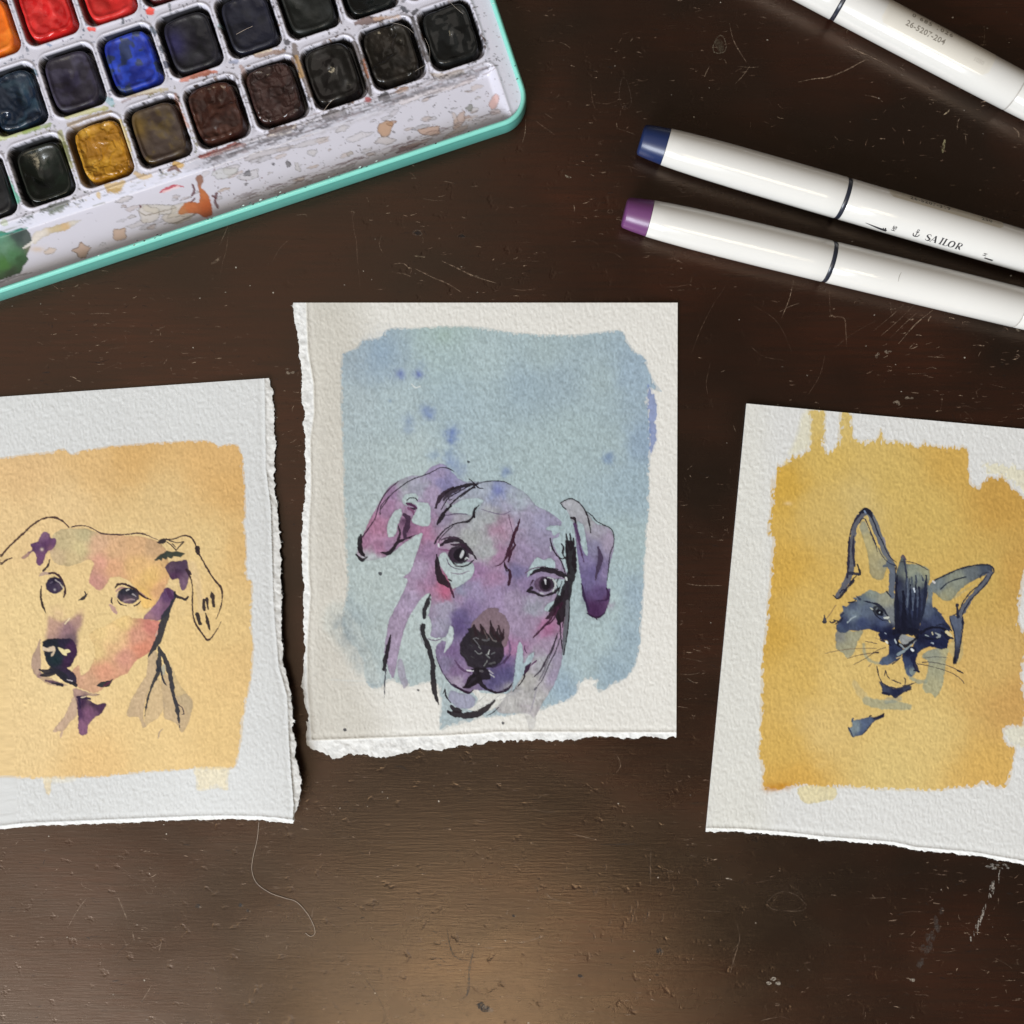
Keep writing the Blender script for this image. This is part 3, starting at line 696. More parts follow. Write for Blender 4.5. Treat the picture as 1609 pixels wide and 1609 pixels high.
for pts, w, col in [
 # left ear
 ([(205,350),(262,270),(330,215),(380,185),(430,168),(480,148),(530,122),(570,124),(606,142)], [3,4,4,5,4,4,4,5,3], INK),
 ([(92,520),(132,462),(172,400),(190,340),(230,262),(300,196)], [5,6,4,5,5,3], PUR), ([(200,380),(206,330),(250,280)], [3,4,2], INK),
 ([(92,492),(88,540),(96,590),(116,612)], [14,26,24,10], INK), ([(70,600),(100,628),(130,612)], [10,22,6], INK), ([(80,560),(110,600)], [10,14], INK),
 ([(205,588),(245,592),(278,560),(300,530),(345,512),(392,490)], [8,20,18,16,12,4], INK),
 ([(330,380),(350,400),(352,440),(335,480),(340,510)], [18,30,30,30,20], (70,44,66)), ([(300,440),(310,480),(300,520)], [6,14,12], (52,36,48)),
 ([(348,302),(365,288),(392,290),(404,304)], [4,6,6,4], INK), ([(345,318),(375,326),(402,345)], [10,16,10], (86,40,74)), ([(370,345),(392,350)], 8, INK), ([(355,345),(380,360),(385,380)], [10,14,8],(120,60,98)),
 # crown
 ([(506,342),(530,290),(560,258),(604,232)], [10,24,26,14], (52,36,46)), ([(560,262),(620,232),(680,218),(735,212)], [6,18,20,12], INK),
 ([(516,432),(536,400),(560,362),(590,335)], [12,26,16,8], INK), ([(556,370),(600,312),(660,262),(735,214)], [6,7,8,6], INK), ([(536,352),(575,290),(640,250),(690,222)], [4,6,6,4], INK),
 ([(576,280),(582,300),(600,292)], 3, INK), ([(690,184),(715,205),(742,232),(764,236)], [3,6,8,4], INK), ([(700,235),(740,200)], 3, INK), ([(730,212),(790,197),(870,196),(918,214)], [3,4,4,3], INK), ([(640,288),(700,240),(724,232)], [3,5,4], INK),
 # brow over the left eye
 ([(498,540),(536,482),(590,440),(640,424),(685,416),(716,386)], [6,7,8,7,12,10], INK), ([(716,392),(720,356),(744,328)], [14,14,6], INK), ([(520,532),(545,494),(598,445)], [3,4,3], INK), ([(560,385),(620,375),(680,378)], [3,4,3], (84,64,92)),
 ([(760,352),(830,372),(880,378),(915,360)], [2,3,3,2], (100,80,112)), ([(905,380),(918,430),(930,480)], [2,3,2], (96,60,86)),
 # left eye
 ([(524,552),(560,530),(600,518),(640,524),(676,556),(706,592),(732,628)], [8,20,28,28,22,16,3], (44,30,40)), ([(524,570),(560,575),(600,580)], [6,10,6], (130,70,110)),
 ([(590,545),(650,548),(700,596)], [10,18,10], (58,36,52)),
 ([(596,640),(630,664),(680,658),(714,628)], [5,8,9,5], INK), ([(566,620),(580,655),(610,674),(650,680)], [2,4,3,3], (90,72,90)),
 ([(512,600),(516,670),(536,730),(578,772)], [10,30,46,26], (44,32,38)), ([(578,760),(594,800),(606,836)], [18,14,5], (70,34,52)), ([(505,640),(512,665)], 10, INK), ([(575,735),(592,745)], 6, INK),
 # forehead fold
 ([(970,404),(950,460),(920,540),(898,600),(884,632)], [4,14,18,18,10], (66,28,44)), ([(940,470),(934,520),(942,548)], [6,8,8], (66,28,44)), ([(944,545),(918,590),(906,640)], [6,14,10], (66,28,44)),
 ([(880,632),(892,668),(912,690),(914,730),(906,764)], [6,10,12,16,18], (62,28,42)), ([(884,655),(896,690),(910,680)], [5,5,4], INK), ([(836,664),(862,652),(880,634)], [3,5,3], (76,36,56)),
 # right brow
 ([(1134,510),(1146,560),(1166,596),(1196,622),(1220,615)], [5,7,6,5,3], INK), ([(1166,590),(1196,640),(1214,690),(1224,730)], [3,5,5,5], INK), ([(1196,540),(1208,560),(1204,590),(1214,618)], [5,10,8,4], INK),
 # the big black line down the right side
 ([(1222,488),(1232,530),(1246,570)], [8,10,16], INK), ([(1244,484),(1250,540)], [8,14], INK), ([(1264,512),(1258,560)], [10,18], INK),
 ([(1244,540),(1248,600),(1256,680),(1236,760),(1212,850),(1196,930),(1186,975)], [40,52,48,52,58,50,20], INK),
 ([(1272,560),(1264,640),(1276,690)], [10,20,8], INK), ([(1180,830),(1160,880),(1130,910)], [18,22,8], INK), ([(1222,520),(1228,640),(1240,700)], [6,16,10], INK), ([(1212,800),(1176,868),(1172,930),(1190,980)], [10,30,26,10], INK), ([(548,300),(584,262),(640,240)], [10,22,12], (60,48,58)), ([(536,520),(580,505),(640,508)], [4,10,6], (70,50,64)), ([(1000,700),(1040,676),(1110,664)], [3,6,4], (96,70,90)), ([(590,700),(640,706),(690,690)], [2,6,3], (120,104,120)), ([(610,1180),(650,1230),(700,1250)], [4,12,6], (88,56,92)), ([(905,1060),(915,1120),(900,1170)], [4,12,8], (110,70,112)), ([(460,1062),(500,1072),(540,1062)], [3,5,3], (100,80,104)),
 # right eye
 ([(1026,712),(1050,694),(1090,684),(1150,690),(1200,710),(1228,738)], [6,16,24,26,24,8], INK), ([(1060,680),(1110,672),(1180,680)], [3,5,3], INK),
 ([(1006,802),(1030,784)], [10,22], INK), ([(1010,800),(1048,808),(1092,826),(1126,818)], [12,18,12,8], INK), ([(1120,822),(1160,806),(1184,782)], [8,16,8], INK), ([(1024,770),(1040,740)], [4,8], PUR),
 ([(1180,730),(1170,760),(1180,790)], [3,5,3], INK), ([(1200,745),(1184,800),(1160,850)], [2,4,3], INK), ([(1140,728),(1160,742),(1150,790)], [3,3,3], INK),
 # strokes below it
 ([(1200,868),(1160,910),(1124,944),(1110,952)], [16,26,20,6], (56,28,44)), ([(1160,925),(1120,975),(1082,1015),(1044,1054)], [8,9,9,7], (66,30,48)), ([(1180,890),(1150,960),(1120,985)], [6,8,4], (76,34,58)),
 ([(1232,860),(1226,960),(1212,1060),(1208,1148)], [16,26,24,6], (86,84,90)), ([(1242,850),(1236,980),(1222,1080),(1210,1150)], [4,5,5,5], INK), ([(1190,980),(1196,1080),(1204,1120)], [5,5,3], INK), ([(1216,900),(1204,1000)], [5,4], INK),
 ([(1176,1034),(1150,1110),(1112,1180),(1080,1240),(1040,1275)], [5,10,8,6,2], (60,46,58)), ([(1188,1060),(1166,1130),(1130,1200),(1096,1280),(1060,1330)], [3,5,5,4,2], (70,60,72)), ([(1160,1100),(1110,1200),(1050,1270)], [3,4,2], (70,60,70)), ([(1060,1330),(1050,1340)], 8, (90,84,90)),
 ([(1130,1150),(1105,1230),(1075,1290)], [3,12,3], (108,98,108)), ([(1060,1340),(1040,1420),(1024,1470)], [4,5,2], (140,128,140)),
 # left cheek
 ([(474,822),(462,860),(446,900),(442,944)], [14,24,26,20], INK), ([(470,830),(478,850)], 8, (86,80,84)),
 ([(436,992),(438,1040),(466,1110),(488,1190),(492,1270),(500,1350),(522,1422)], [30,24,28,28,28,26,4], INK), ([(420,985),(422,1040),(440,1090)], [2,3,2], (120,120,126)),
 ([(258,1042),(246,1100),(230,1170),(222,1232)], [8,22,26,16], INK), ([(232,1232),(226,1300),(224,1385)], [8,6,2], (76,74,80)),
 # muzzle outline
 ([(508,1160),(545,1250),(600,1318),(680,1356)], [2,4,8,8], (62,42,70)), ([(600,1310),(650,1345),(690,1360),(712,1344)], [4,14,12,4], (52,30,50)),
 ([(668,1330),(690,1285),(716,1262)], [10,22,20], INK), ([(660,1330),(700,1322),(740,1290)], [12,20,18], (44,28,38)), ([(735,1230),(748,1290),(776,1330),(820,1352)], [26,24,18,10], INK),
 ([(800,1348),(850,1358),(900,1340),(932,1300)], [8,14,12,4], (44,28,48)), ([(820,1352),(835,1360)],10,INK),
 # mouth and jaw
 ([(556,1340),(562,1376),(574,1396),(590,1416)], [4,10,6,3], INK), ([(545,1365),(555,1345)], 3, INK),
 ([(576,1466),(620,1478),(690,1484),(750,1470),(796,1436),(826,1404)], [18,30,36,36,24,16], (46,34,38)), ([(590,1432),(610,1450),(640,1462)], [14,28,20], (46,34,38)), ([(572,1460),(584,1470)], 14, INK),
 ([(790,1484),(820,1468),(852,1440)], [2,5,3], INK), ([(720,1420),(750,1400),(772,1378)], [1.5,2,1.5], (150,144,140)), ([(740,1440),(800,1416),(860,1370)], [2,2,2], (160,156,150)),
 ([(930,1352),(962,1318),(984,1290),(1000,1250)], [3,4,7,8], INK), ([(990,1262),(1010,1226),(1028,1196)], [6,24,8], (60,26,56)), ([(1024,1215),(1050,1190),(1062,1180)], [4,8,4], (96,50,90)), ([(996,1100),(996,1122),(1004,1140)], [3,5,3], (60,32,60)),
 ([(860,1400),(920,1370),(1000,1330)], [2,3,2], (150,146,146)),
 # right ear
 ([(1190,318),(1220,300),(1252,292),(1290,310)], [4,5,5,5], INK), ([(1290,310),(1320,346),(1344,400),(1358,480)], [5,7,8,4], INK), ([(1336,364),(1366,386),(1392,418),(1440,440)], [2,5,4,2], INK),
 ([(1420,436),(1462,452),(1484,486),(1484,540),(1464,600),(1456,680),(1450,740)], [2,4,4,3,4,3,2], INK), ([(1196,322),(1208,340),(1222,350)], [5,5,4], INK), ([(1250,398),(1270,404),(1276,440)], [8,14,6], INK),
 ([(1268,430),(1290,500),(1300,560),(1320,640)], [12,16,10,4], (84,52,92)), ([(1398,560),(1412,620),(1396,680),(1384,740)], [8,26,18,5], (72,54,80)),
 ([(1308,760),(1322,830),(1345,900)], [8,14,10], (56,34,68)), ([(1338,922),(1370,940),(1400,944),(1436,920)], [8,10,10,5], (58,30,60)), ([(1446,785),(1456,820),(1440,850),(1386,852)], [8,16,8,3], (64,36,72)), ([(1388,940),(1392,955)], 8, (58,30,60)),
]: c.ink(pts, w, col)
# eyes
c.wash(c.ell(632,602,58,50,.2), color=(48,32,46), alpha=.95, edge=.3, rough=.4, smooth=True); c.wash(c.ell(640,602,36,38,.2), color=(30,24,30), alpha=.9, edge=0, rough=.3)
c.wash([(638,612),(645,590),(655,574),(662,588),(654,610),(644,620)], color=(198,196,196), alpha=.95, edge=0, rough=.2, fine=.2, soft=.7)
c.ink([(668,628),(676,618),(688,626)], [4,8,5], (196,196,192), .9); c.ink([(606,655),(640,664)], 3, (160,160,164), .6)
c.ink([(520,542),(524,554)], 8, (216,210,214), .9)
c.wash(c.ell(1098,762,52,42,0), color=(84,52,76), alpha=.8, edge=.3, rough=.4); c.wash(c.ell(1114,762,42,42,.1), color=(50,34,48), alpha=.9, edge=0, rough=.3)
c.wash(c.ell(1112,762,26,32,0), color=(28,22,28), alpha=.9, edge=0, rough=.2)
c.ink([(1106,740),(1110,760)], [9,6], (200,196,200), .95); c.ink([(1150,736),(1166,760),(1150,800)], [5,9,6], (178,182,176), .85); c.ink([(1080,810),(1096,816)], 5, (180,176,178), .8); c.ink([(1222,728),(1226,738)], 10, (200,202,196), .9)
c.ink([(1120,724),(1150,732)], 4, (176,182,178), .8); c.ink([(1136,560),(1138,580)], 6, (176,190,190), .8)
# nose
c.wash([(702,985),(730,950),(790,896),(850,898),(854,915),(890,940),(914,1010),(900,1080),(878,1110),(780,1100),(700,1080)], color=(118,86,92), alpha=.92, edge=.25, rough=.5)
nose = [(636,1090),(660,1050),(686,1020),(680,1008),(706,1000),(712,985),(740,1016),(748,1024),(752,982),(772,1000),(786,1030),(800,1040),(806,960),(822,1000),(828,1040),(846,1000),(856,1040),(878,1030),(880,1060),(868,1080),(884,1116),(880,1160),(866,1190),(836,1216),(790,1222),(766,1236),(730,1234),(706,1222),(680,1212),(664,1170),(640,1150)]
c.wash(nose, color=(38,32,34), alpha=.95, edge=.1, rough=.6, smooth=False, holes=[], vary=.2)
for p, w in [([(806,962),(812,1010),(830,1050)],[6,14,10]),([(850,990),(866,1040)],[6,16]),([(880,1010),(874,1060)],[8,16]),([(752,985),(766,1030)],[10,18]),([(716,990),(730,1040)],[12,20]),([(820,1000),(850,1070)],[10,20])]: c.ink(p, w, (50,32,36), .9)
c.wash([(700,1228),(770,1222),(800,1240),(806,1284),(770,1290),(740,1300),(690,1330),(668,1328),(690,1280),(712,1254)], color=(36,28,32), alpha=.95, rough=.8)
for p, w, q in [([(712,1062),(730,1058),(742,1062)],4,(100,96,98)),([(716,1066),(736,1090),(746,1102)],4,(92,88,90)),([(764,1068),(790,1072),(800,1064)],11,(84,80,82)),([(820,1070),(836,1076)],8,(96,88,84)),([(742,1108),(752,1118)],5,(110,108,104)),([(722,1128),(742,1146),(758,1140)],4,(112,110,108)),([(802,1124),(794,1146)],5,(170,168,160)),([(784,1150),(800,1166)],9,(104,104,102)),([(812,1146),(830,1138)],5,(86,86,86)),([(772,1210),(790,1182)],4,(104,104,98)),([(800,1200),(830,1194)],8,(82,78,78)),([(770,1014),(790,1060)],4,(96,74,72)),([(800,1040),(818,1068)],4,(100,80,78)),([(690,1096),(706,1104)],4,(62,60,60)),([(700,1160),(716,1168)],3,(70,66,66)),([(800,1236),(820,1252)],6,(150,140,150)),([(806,1258),(826,1272)],5,(170,165,160)),([(752,1240),(764,1240)],9,(84,76,80))]: c.ink(p, w, q, .85)
c.ink([(676,1236),(692,1238),(712,1240)], [5,8,3], (216,206,210), .95); c.ink([(690,1180),(640,1130)], 3, (60,58,58), .5)
c.ink([(880,1200),(900,1170),(916,1148)], [3,8,8], (74,40,80), .8); c.ink([(820,1220),(870,1196),(900,1160)], [10,8,3], (52,38,60), .7)
mid.build()

# ======================= left sheet: the pale dog on yellow
lR_out = interp([(590,423),(594,423),(627,429),(665,431),(701,433),(757,430),(785,434),(810,437),(875,441),(950,441),(1000,443),(1043,445),(1065,452),(1090,458),(1120,459),(1149,460),(1170,465),(1186,463),(1210,469),(1230,472),(1250,471),(1267,469),(1280,463),(1294,461),(1300,461)])
lR_cr = interp([(590,415),(611,416),(735,418),(797,426),(950,430),(1047,438),(1093,451),(1155,454),(1217,458),(1264,462),(1300,460)])
lB_out = interp([(-200,1318),(0,1303),(25,1300),(50,1298),(100,1296),(149,1294),(220,1291),(298,1288),(350,1287),(404,1288),(440,1291),(461,1294),(480,1296)])
lRo = lambda y: lR_out(y) + deckle(y, 2.1, 3)
lBo = lambda x: lB_out(x) + deckle(x, 1.3, 4)
lB_cr = lambda x: lB_out(x) - 5
def lift_left(x, y):
    a = sstep(120, 470, x) * sstep(620, 1200, y)
    return 0.0052 * a ** 1.25 + 0.0008 * sstep(250, 440, x)
left = Sheet('watercolour_painting', 'leftmost sheet with a pale dog on yellow, its torn right edge curling',
             lambda y: -175 + 0.05 * (y - 620) + 0 * y, lRo, lambda x: 623.5 - (x + 0.0) * 0.0697, lBo,
             ticks(-175, 440, ST, -14, 1e9), ticks(600, 1300, ST), (-175, 440), (600, 1300), lift_left, 2,
             [('R', lR_cr, lRo), ('B', lB_cr, lBo)], tint=(.90, .92, .95))  # same paper; the tint puts cooler, dimmer light into its colour
c = left.cv; c.zoom(0, 0, 1); c.fix = lambda q: obs(q, kd=.05, kp=.16)
yo = [(-140,738),(-60,727),(0,718),(40,713),(80,709),(100,705),(106,710),(114,713),(128,708),(150,704),(200,698),(250,694),(300,692),(330,692),(343,701),(352,699),(362,697),(374,700),(381,716),(384,740),(386,780),(387,812),(383,820),(388,845),(387,880),(389,908),(397,914),(397,950),(396,990),(400,1020),(397,1045),(396,1065),(390,1090),(386,1112),(382,1135),(379,1170),(372,1200),(366,1207),(352,1210),(330,1209),(304,1208),(270,1212),(230,1214),(170,1220),(130,1223),(60,1224),(0,1222),(-60,1220),(-140,1216)]
c.wash(yo, samples=[(40,740,(220,172,108)),(150,720,(218,168,98)),(205,715,(213,158,82)),(340,720,(216,162,88)),(370,760,(213,158,82)),(100,800,(226,184,120)),(20,830,(224,182,118)),(250,790,(220,178,110)),(330,860,(222,182,112)),(375,860,(216,166,92)),(60,960,(228,190,122)),(100,1080,(230,192,126)),(40,1160,(230,190,124)),(200,1000,(226,188,118)),(250,1180,(226,184,114)),(340,980,(224,182,110)),(375,1050,(222,176,104)),(350,1150,(222,178,106)),(150,1205,(226,178,106)),(200,860,(224,184,116)),(-60,900,(226,186,120)),(-60,1100,(228,188,120))],
       edge=.14, ew=1.6, rough=1.6, gran=.07, sub=3, wob=8, vary=.03, e=26, dry=.5, drym=4)
c.wash([(307,1206),(357,1206),(359,1222),(357,1241),(340,1238),(310,1242),(308,1225)], color=(226,205,160), alpha=.75, edge=.1, rough=1.5, dry=.3, gran=.15)
c.wash([(69,1222),(80,1222),(80,1238),(76,1250),(70,1240)], color=(226,196,140), alpha=.7, edge=.1); c.wash([(66,1222),(118,1220),(112,1228),(76,1230)], color=(228,212,178), alpha=.5, edge=0, soft=3)
c.fix = lambda q: obs(q, kd=.10, kp=.22)
c.blot(205,712,26,(210,150,66),.4,ry=12); c.blot(250,900,60,(226,192,130),.3)
c.zoom(0, 780, 4.0225); c.fix = lambda q: obs(q, (228, 200, 150), kd=.04, kp=.12)
c.wash([(340,240),(380,212),(450,203),(540,205),(620,230),(740,245),(860,250),(960,270),(1010,292),(1040,330),(1060,400),(1078,480),(1050,570),(1000,650),(960,700),(900,700),(870,600),(820,540),(760,510),(700,512),(680,545),(640,590),(600,580),(562,545),(575,480),(592,420),(560,400),(500,420),(430,440),(360,425),(322,380),(320,300)],
   samples=[(400,300,(184,166,124)),(500,330,(198,180,130)),(370,380,(196,168,130)),(540,250,(180,168,126)),(610,300,(208,158,128)),(640,420,(208,138,122)),(600,530,(190,122,120)),(720,350,(214,162,120)),(860,300,(208,156,112)),(970,310,(190,146,108)),(860,440,(220,168,106)),(950,520,(222,174,98)),(1000,580,(208,146,104)),(720,450,(214,150,112)),(450,400,(194,170,124)),(900,640,(230,178,90))], edge=.14, alpha=.86, rough=1.2, e=6, fvary=.12, wob=4)
c.wash([(320,450),(360,430),(340,470),(330,520),(300,720),(290,760),(350,800),(400,780),(330,690),(310,600)], color=(216,184,132), alpha=.4, soft=5, edge=0)
c.blot(900,700,44,(230,184,104),.5); c.blot(960,560,44,(224,168,90),.4); c.blot(200,350,16,(190,150,120),.4)
c.wash([(195,300),(235,285),(262,240),(285,222),(308,236),(318,262),(345,262),(358,290),(335,330),(300,350),(285,380),(265,430),(235,432),(228,375),(208,345),(176,380),(150,396),(138,384),(180,350),(205,335)], samples=[(220,320,(90,60,92)),(300,300,(84,52,84)),(280,240,(120,84,112)),(330,300,(110,70,104)),(250,400,(110,70,104)),(160,380,(170,130,120))], edge=.2, rough=.7, e=3, fvary=.12, wob=4)
c.blot(265,335,10,(222,196,176),.9,rag=.1); c.blot(320,330,24,(150,100,110),.4)
c.wash([(1052,575),(1090,590),(1106,625),(1090,690),(1060,745),(1010,782),(960,780),(905,770),(950,712),(1000,655),(1030,600)], samples=[(1060,620,(92,62,94)),(1000,700,(138,96,122)),(930,765,(150,106,118)),(1050,720,(110,76,100))], edge=.2, rough=.6, e=4, fvary=.12, wob=4)
c.wash([(900,772),(960,780),(1012,792),(1002,860),(965,960),(925,1000),(860,1040),(822,1095),(800,1120),(770,1130),(700,1170),(655,1210),(600,1242),(540,1225),(480,1195),(448,1130),(470,1085),(500,1070),(512,1130),(560,1100),(590,1040),(600,1000),(592,930),(560,880),(600,840),(660,820),(740,775),(800,752),(840,770)],
   samples=[(950,820,(196,114,102)),(870,880,(204,138,114)),(780,1010,(204,136,116)),(660,1100,(212,142,112)),(560,1180,(206,154,120)),(700,880,(227,188,128)),(640,860,(228,192,128)),(620,980,(228,192,128)),(500,1150,(200,148,118)),(900,960,(210,126,100)),(780,800,(228,190,122)),(720,960,(220,172,122))], edge=.14, rough=.9, e=6, fvary=.12, wob=4)
c.wash([(300,830),(310,760),(380,790),(420,780),(470,760),(522,715),(520,800),(495,860),(488,960),(450,1000),(300,920)], samples=[(340,820,(176,132,120)),(420,850,(128,90,108)),(500,780,(160,118,116)),(440,900,(82,58,84)),(480,980,(84,54,84)),(520,720,(196,160,120))], soft=5, edge=0, alpha=.9, rough=1.5, e=4)
c.blot(370,740,44,(206,164,130),.45); c.ink([(412,806),(440,770)], 6, (238,216,170), .8)
c.wash([(255,905),(252,960),(262,1050),(258,1100),(262,1140),(232,1140),(202,1085),(198,1030),(225,970),(238,930)], color=(160,128,118), alpha=.85, edge=.2)
c.wash([(255,1110),(300,1140),(420,1190),(400,1200),(300,1185),(240,1140)], color=(120,84,100), alpha=.5)
c.wash([(268,925),(290,904),(340,896),(400,900),(445,896),(472,925),(488,985),(470,1030),(448,1072),(428,1086),(478,1130),(484,1180),(460,1190),(400,1165),(342,1100),(296,1050),(276,985)], samples=[(330,920,(38,40,46)),(400,910,(44,38,54)),(460,960,(66,40,66)),(360,1030,(34,46,50)),(420,1050,(60,38,62)),(440,1150,(52,44,60))], edge=.15, rough=.7, e=3)
c.wash([(272,950),(300,958),(338,945),(350,965),(346,990),(326,1010),(322,1000),(334,978),(300,980),(274,974)], color=(214,188,158), alpha=.95, edge=0, rough=.3); c.wash([(368,955),(400,968),(432,966),(444,982),(425,990),(420,1004),(398,998),(376,975)], color=(240,220,160), alpha=.95, edge=0, rough=.3)
c.wash([(980,410),(976,400),(1008,372),(1050,345),(1085,350),(1115,346),(1170,360),(1140,384),(1100,376),(1080,395),(1060,384),(1045,402),(1030,390),(1020,408),(1008,400)], color=(36,52,50), alpha=.95, smooth=False, edge=.1, rough=.4)
c.wash([(1045,440),(1080,412),(1130,408),(1175,398),(1188,430),(1196,500),(1182,560),(1165,592),(1140,585),(1128,520),(1090,528),(1058,480)], samples=[(1080,450,(88,66,82)),(1150,430,(82,62,80)),(1170,540,(112,84,104)),(1100,500,(84,54,78))], edge=.2, rough=.7, e=3, fvary=.12, wob=4); c.blot(1120,470,30,(58,40,62),.5)
c.wash([(1190,430),(1230,420),(1262,500),(1280,620),(1300,720),(1260,740),(1235,600)], color=(216,184,140), alpha=.5, edge=.05, soft=4)
c.wash([(940,1000),(985,975),(1000,1060),(990,1130),(950,1200),(920,1290),(905,1400),(920,1450),(900,1462),(880,1400),(840,1392),(802,1384),(818,1310),(870,1215),(925,1120)], color=(178,150,124), alpha=.72, edge=.25, rough=.8)
c.wash([(1000,1150),(1020,1200),(1030,1270),(1040,1330),(1000,1400),(950,1430),(910,1450),(930,1300),(960,1200)], color=(186,158,126), alpha=.6, edge=.15, rough=.8)
c.wash([(1020,1120),(1080,1150),(1110,1260),(1180,1250),(1220,1300),(1206,1380),(1190,1440),(1145,1495),(1120,1440),(1060,1410),(1038,1400),(1030,1290)], color=(166,142,120), alpha=.62, edge=.22, rough=.8)
c.wash([(1060,1060),(1090,1080),(1130,1180),(1210,1290),(1200,1380),(1160,1330),(1110,1260)], color=(176,154,118), alpha=.5, edge=.2)
c.wash([(1020,1080),(1040,1060),(1046,1100),(1036,1130),(1022,1120)], color=(164,160,142), alpha=.9, edge=0, rough=.3)
c.wash([(465,1215),(500,1218),(560,1240),(630,1250),(600,1262),(540,1262),(600,1310),(660,1306),(668,1322),(635,1378),(590,1405),(556,1450),(552,1495),(520,1512),(496,1485),(494,1400),(482,1310),(462,1250)], samples=[(500,1230,(176,138,126)),(520,1300,(64,42,66)),(500,1380,(78,50,78)),(560,1370,(118,76,104)),(530,1460,(128,84,112)),(640,1330,(78,50,74)),(600,1300,(70,48,70)),(590,1250,(190,156,130))], edge=.22, rough=.6, e=3, fvary=.12, wob=4)
c.wash([(468,1260),(484,1300),(486,1380),(440,1430),(405,1480),(385,1528),(376,1505),(385,1480),(345,1490),(335,1476),(380,1425),(415,1370),(445,1300)], color=(180,146,130), alpha=.8, edge=.2)
c.ink([(490,1268),(530,1275),(570,1280)], [14,22,14], (50,36,58)); c.ink([(500,1280),(505,1340)], [16,10], (52,38,62)); c.ink([(515,1270),(540,1265)], 6, (226,200,170), .8)
GR = (42,40,48)
for pts, w, col in [
 ([(-20,410),(0,385),(60,315),(130,250),(200,185),(265,145),(330,132),(395,155),(435,195)], [12,12,12,11,11,9,10,9,6], (72,48,46)), ([(-10,450),(0,436),(36,405),(76,388)], [10,9,8,2], (72,50,48)),
 ([(450,194),(500,184),(560,192),(610,218),(650,235),(740,242),(820,238),(880,232),(945,250)], [5,6,6,7,8,7,8,8,5], (66,46,52)), ([(945,252),(1000,275)], [3,3], (110,84,76)),
 ([(314,400),(306,430),(275,470)], [5,14,12], (52,40,46)), ([(245,502),(275,488),(306,490)], [4,22,14], (178,146,128)),
 ([(310,486),(345,486),(380,512),(405,560),(412,600),(404,636)], [10,15,14,11,14,8], (58,34,44)),
 ([(262,568),(258,620),(266,680),(290,740)], [7,12,14,5], (46,34,40)), ([(500,655),(530,640),(552,616)], [5,22,8], (48,42,48)), ([(535,602),(545,622)], [6,10], (48,42,48)),
 ([(728,580),(745,558),(790,556),(845,582),(900,625),(955,655)], [6,12,14,17,18,4], (48,32,42)), ([(735,600),(760,578),(800,580)], [10,14,8], (168,124,118)),
 ([(742,655),(760,680),(800,692)], [6,8,5], (48,34,44)), ([(846,692),(872,680),(888,662)], [6,10,5], (48,34,44)), ([(880,600),(930,640)], [4,3], (170,130,110)),
 ([(706,640),(706,665),(712,680)], [6,8,4], (56,44,50)), ([(700,690),(715,710),(735,738)], [18,26,10], (182,140,130)),
 ([(250,1094),(290,1108),(330,1105)], [8,26,30], GR), ([(255,1130),(310,1128),(345,1110)], [12,26,24], GR), ([(330,1090),(380,1120),(420,1160),(480,1192)], [30,40,36,18], GR), ([(290,1165),(335,1176),(395,1190)], [14,24,14], (92,66,80)), ([(330,1180),(392,1192)], [10,16], GR),
 ([(612,1198),(650,1188),(690,1178),(718,1150)], [6,36,26,4], (38,46,50)), ([(660,1195),(700,1172)], [14,12], (84,44,60)),
 ([(1108,622),(1092,660),(1070,710),(1044,760),(1026,820),(1010,880),(990,930),(960,975),(930,1026)], [16,20,26,50,44,38,34,24,5], (50,50,56)), ([(1060,590),(1086,640)], [20,26], (82,50,80)),
 ([(1104,605),(1112,630),(1150,644),(1172,650),(1190,634)], [14,14,14,14,8], (46,38,46)),
 ([(990,292),(1020,286),(1044,272)], [8,34,16], (44,38,44)), ([(1050,275),(1110,265),(1160,248),(1205,258),(1232,295),(1250,340)], [6,9,9,8,8,8], (62,44,46)), ([(1050,268),(1080,282),(1120,292),(1162,285)], 5, (52,44,46)), ([(1162,285),(1140,310),(1112,342)], [6,9,5], (52,42,46)), ([(1055,288),(1085,310),(1112,340)], [5,6,5], (52,42,46)), ([(1090,300),(1110,320)], 4, (52,42,46)),
 ([(1248,325),(1250,350)], [34,30], (44,34,40)), ([(1258,365),(1300,440),(1350,520),(1398,578),(1404,640),(1392,710),(1366,775)], [9,10,9,10,7,7,2], (60,42,44)),
 ([(1400,790),(1370,845),(1318,908),(1280,870),(1240,810),(1222,760),(1216,680),(1218,590),(1206,520),(1180,465)], [2,5,11,8,10,8,8,7,9,16], (58,40,44)), ([(1190,475),(1208,492)], [18,10], (56,42,50)),
 ([(1288,655),(1292,716)], [20,16], (50,40,44)), ([(1308,648),(1316,712)], [20,10], (50,40,44)), ([(1332,592),(1344,640),(1352,694)], [6,24,16], (50,40,44)), ([(1246,745),(1264,804)], [22,20], (44,38,42)), ([(1300,740),(1312,795),(1326,846)], [8,26,4], (46,38,42)),
 ([(1000,945),(1008,1000),(1006,1060),(996,1120),(964,1190),(936,1270),(914,1390)], [6,20,30,24,18,14,4], (52,52,58)), ([(1006,950),(1040,1020),(1070,1100),(1086,1180),(1100,1270),(1122,1350),(1136,1460)], [8,28,34,26,22,24,4], (52,52,58)), ([(1012,1080),(1030,1160),(1052,1195)], [10,12,5], (52,52,58)), ([(990,1040),(1000,1100)], [8,16], (52,52,58)), ([(1118,1310),(1150,1335),(1162,1372),(1150,1378)], [6,7,7,4], (64,54,60)),
 ([(1000,1530),(1008,1490),(1030,1470)], [2,8,3], (166,140,116)),
]: c.ink(pts, w, col)
